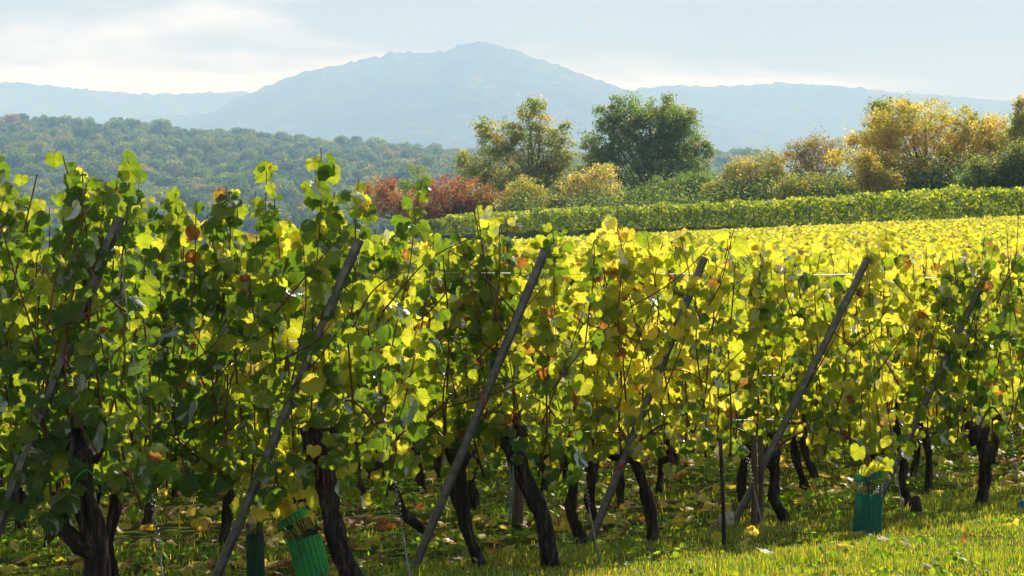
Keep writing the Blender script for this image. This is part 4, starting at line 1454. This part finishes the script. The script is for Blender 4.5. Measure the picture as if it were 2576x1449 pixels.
set_props(grass, 'short sunlit grass on the headland and patchy grass under the vines', 'grass', kind='stuff')

# broad-leaved weeds between the rows
x, y = scatter(40000, 12.8, 30)
patch = fbm(x * 1.6 + 9, y * 1.6, 3, 52)
keep = (rng.random(len(x)) < np.clip((patch - 0.38) * 4, 0, 1) * np.where(x < end_line_x(y) + 0.1, 1.0, 0.35))
x, y = x[keep], y[keep]; n = len(x)
pos = np.stack([x, y, ground_z(x, y) + rng.uniform(0.012, 0.07, n)], -1)
nor = rng.normal(0, 0.5, (n, 3)) + [0, -0.1, 1.0]
wa = leaf_axes(nor, rng.normal(0, 1, (n, 3)))
wcol = np.array([(0.055, 0.12, 0.022), (0.085, 0.15, 0.028), (0.12, 0.17, 0.03)])[rng.integers(0, 3, n)] * rng.uniform(.8, 1.2, (n, 1))
weeds = add('weeds', merge_leaves('weeds', LOW_T, pos, wa, rng.uniform(0.012, 0.032, n), np.column_stack([wcol, np.ones(n)]), M_GRASS))
set_props(weeds, 'low broad-leaved weeds between the vine rows', 'weeds', kind='stuff')

# fallen vine leaves, thickest along the vine lines
x, y = scatter(20000, 12.9, 29)
under = np.min(np.abs(y[:, None] - np.array(ROW_D)[None, :]), 1)
band = fbm(x * 0.9, y * 2.2, 3, 61)
pr = np.clip(0.75 - under * 1.3, 0.06, 1) * np.clip((band - 0.3) * 3.2, 0.05, 1)
pr = np.where(x > end_line_x(y) + 0.15, 0.010, pr)
keep = rng.random(len(x)) < pr
x, y = x[keep], y[keep]; n = len(x)
pos = np.stack([x, y, ground_z(x, y) + rng.uniform(0.012, 0.045, n)], -1)
nor = rng.normal(0, 0.38, (n, 3)) + [0, -0.15, 1.0]
fx = leaf_axes(nor, rng.normal(0, 1, (n, 3)) * [1, 1, 0.1])
fs = rng.uniform(0.045, 0.085, n)
fcol = np.stack([rng.uniform(0.75, 1.0, n), np.where(rng.random(n) < 0.5, rng.uniform(0.25, 0.7, n), rng.uniform(0, .2, n)), rng.random(n), np.ones(n)], -1)
score = fs / y
order = np.argsort(-score)
big, rest = order[:240], order[240:]
litter = add('leaf_litter', merge_leaves('leaf_litter', MID_T, pos[rest], fx[rest], fs[rest], fcol[rest], M_LEAFM))
set_props(litter, 'yellow and brown fallen vine leaves scattered under the rows', 'fallen leaves', kind='stuff')
for q in big:
    o = bpy.data.objects.new('fallen_leaf', LEAF_MESHES[int(rng.integers(0, 12))])
    o.parent = litter
    s = fs[q]
    o.matrix_local = Matrix([[*(fx[q][0] * s), pos[q][0]], [*(fx[q][1] * s), pos[q][1]], [*(fx[q][2] * s), pos[q][2]], [0, 0, 0, 1]])
    o.color = tuple(fcol[q])
    COL.objects.link(o)

# ------------------------------------------------------------------ haze
g = Geo()
hx, hy0, hy1, hz0, hz1 = 10300.0, -60.0, 15900.0, -12.0, 1530.0
g.box(((0), (hy0 + hy1) / 2, (hz0 + hz1) / 2), hx * 2, hy1 - hy0, hz1 - hz0)
mh, th_, oh = new_mat('haze_air')
pv = N(th_, 'ShaderNodeVolumePrincipled')
pv.inputs['Color'].default_value = (0.40, 0.665, 1.0, 1)
pv.inputs['Absorption Color'].default_value = (1, 1, 1, 1)
pv.inputs['Density'].default_value = 1.5e-4
pv.inputs['Anisotropy'].default_value = 0.0
L(th_, pv.outputs[0], oh.inputs['Volume'])
haze = add('haze', g.mesh('haze', mh, False))
set_props(haze, 'pale blue haze in the air over the valley', 'haze', kind='stuff')
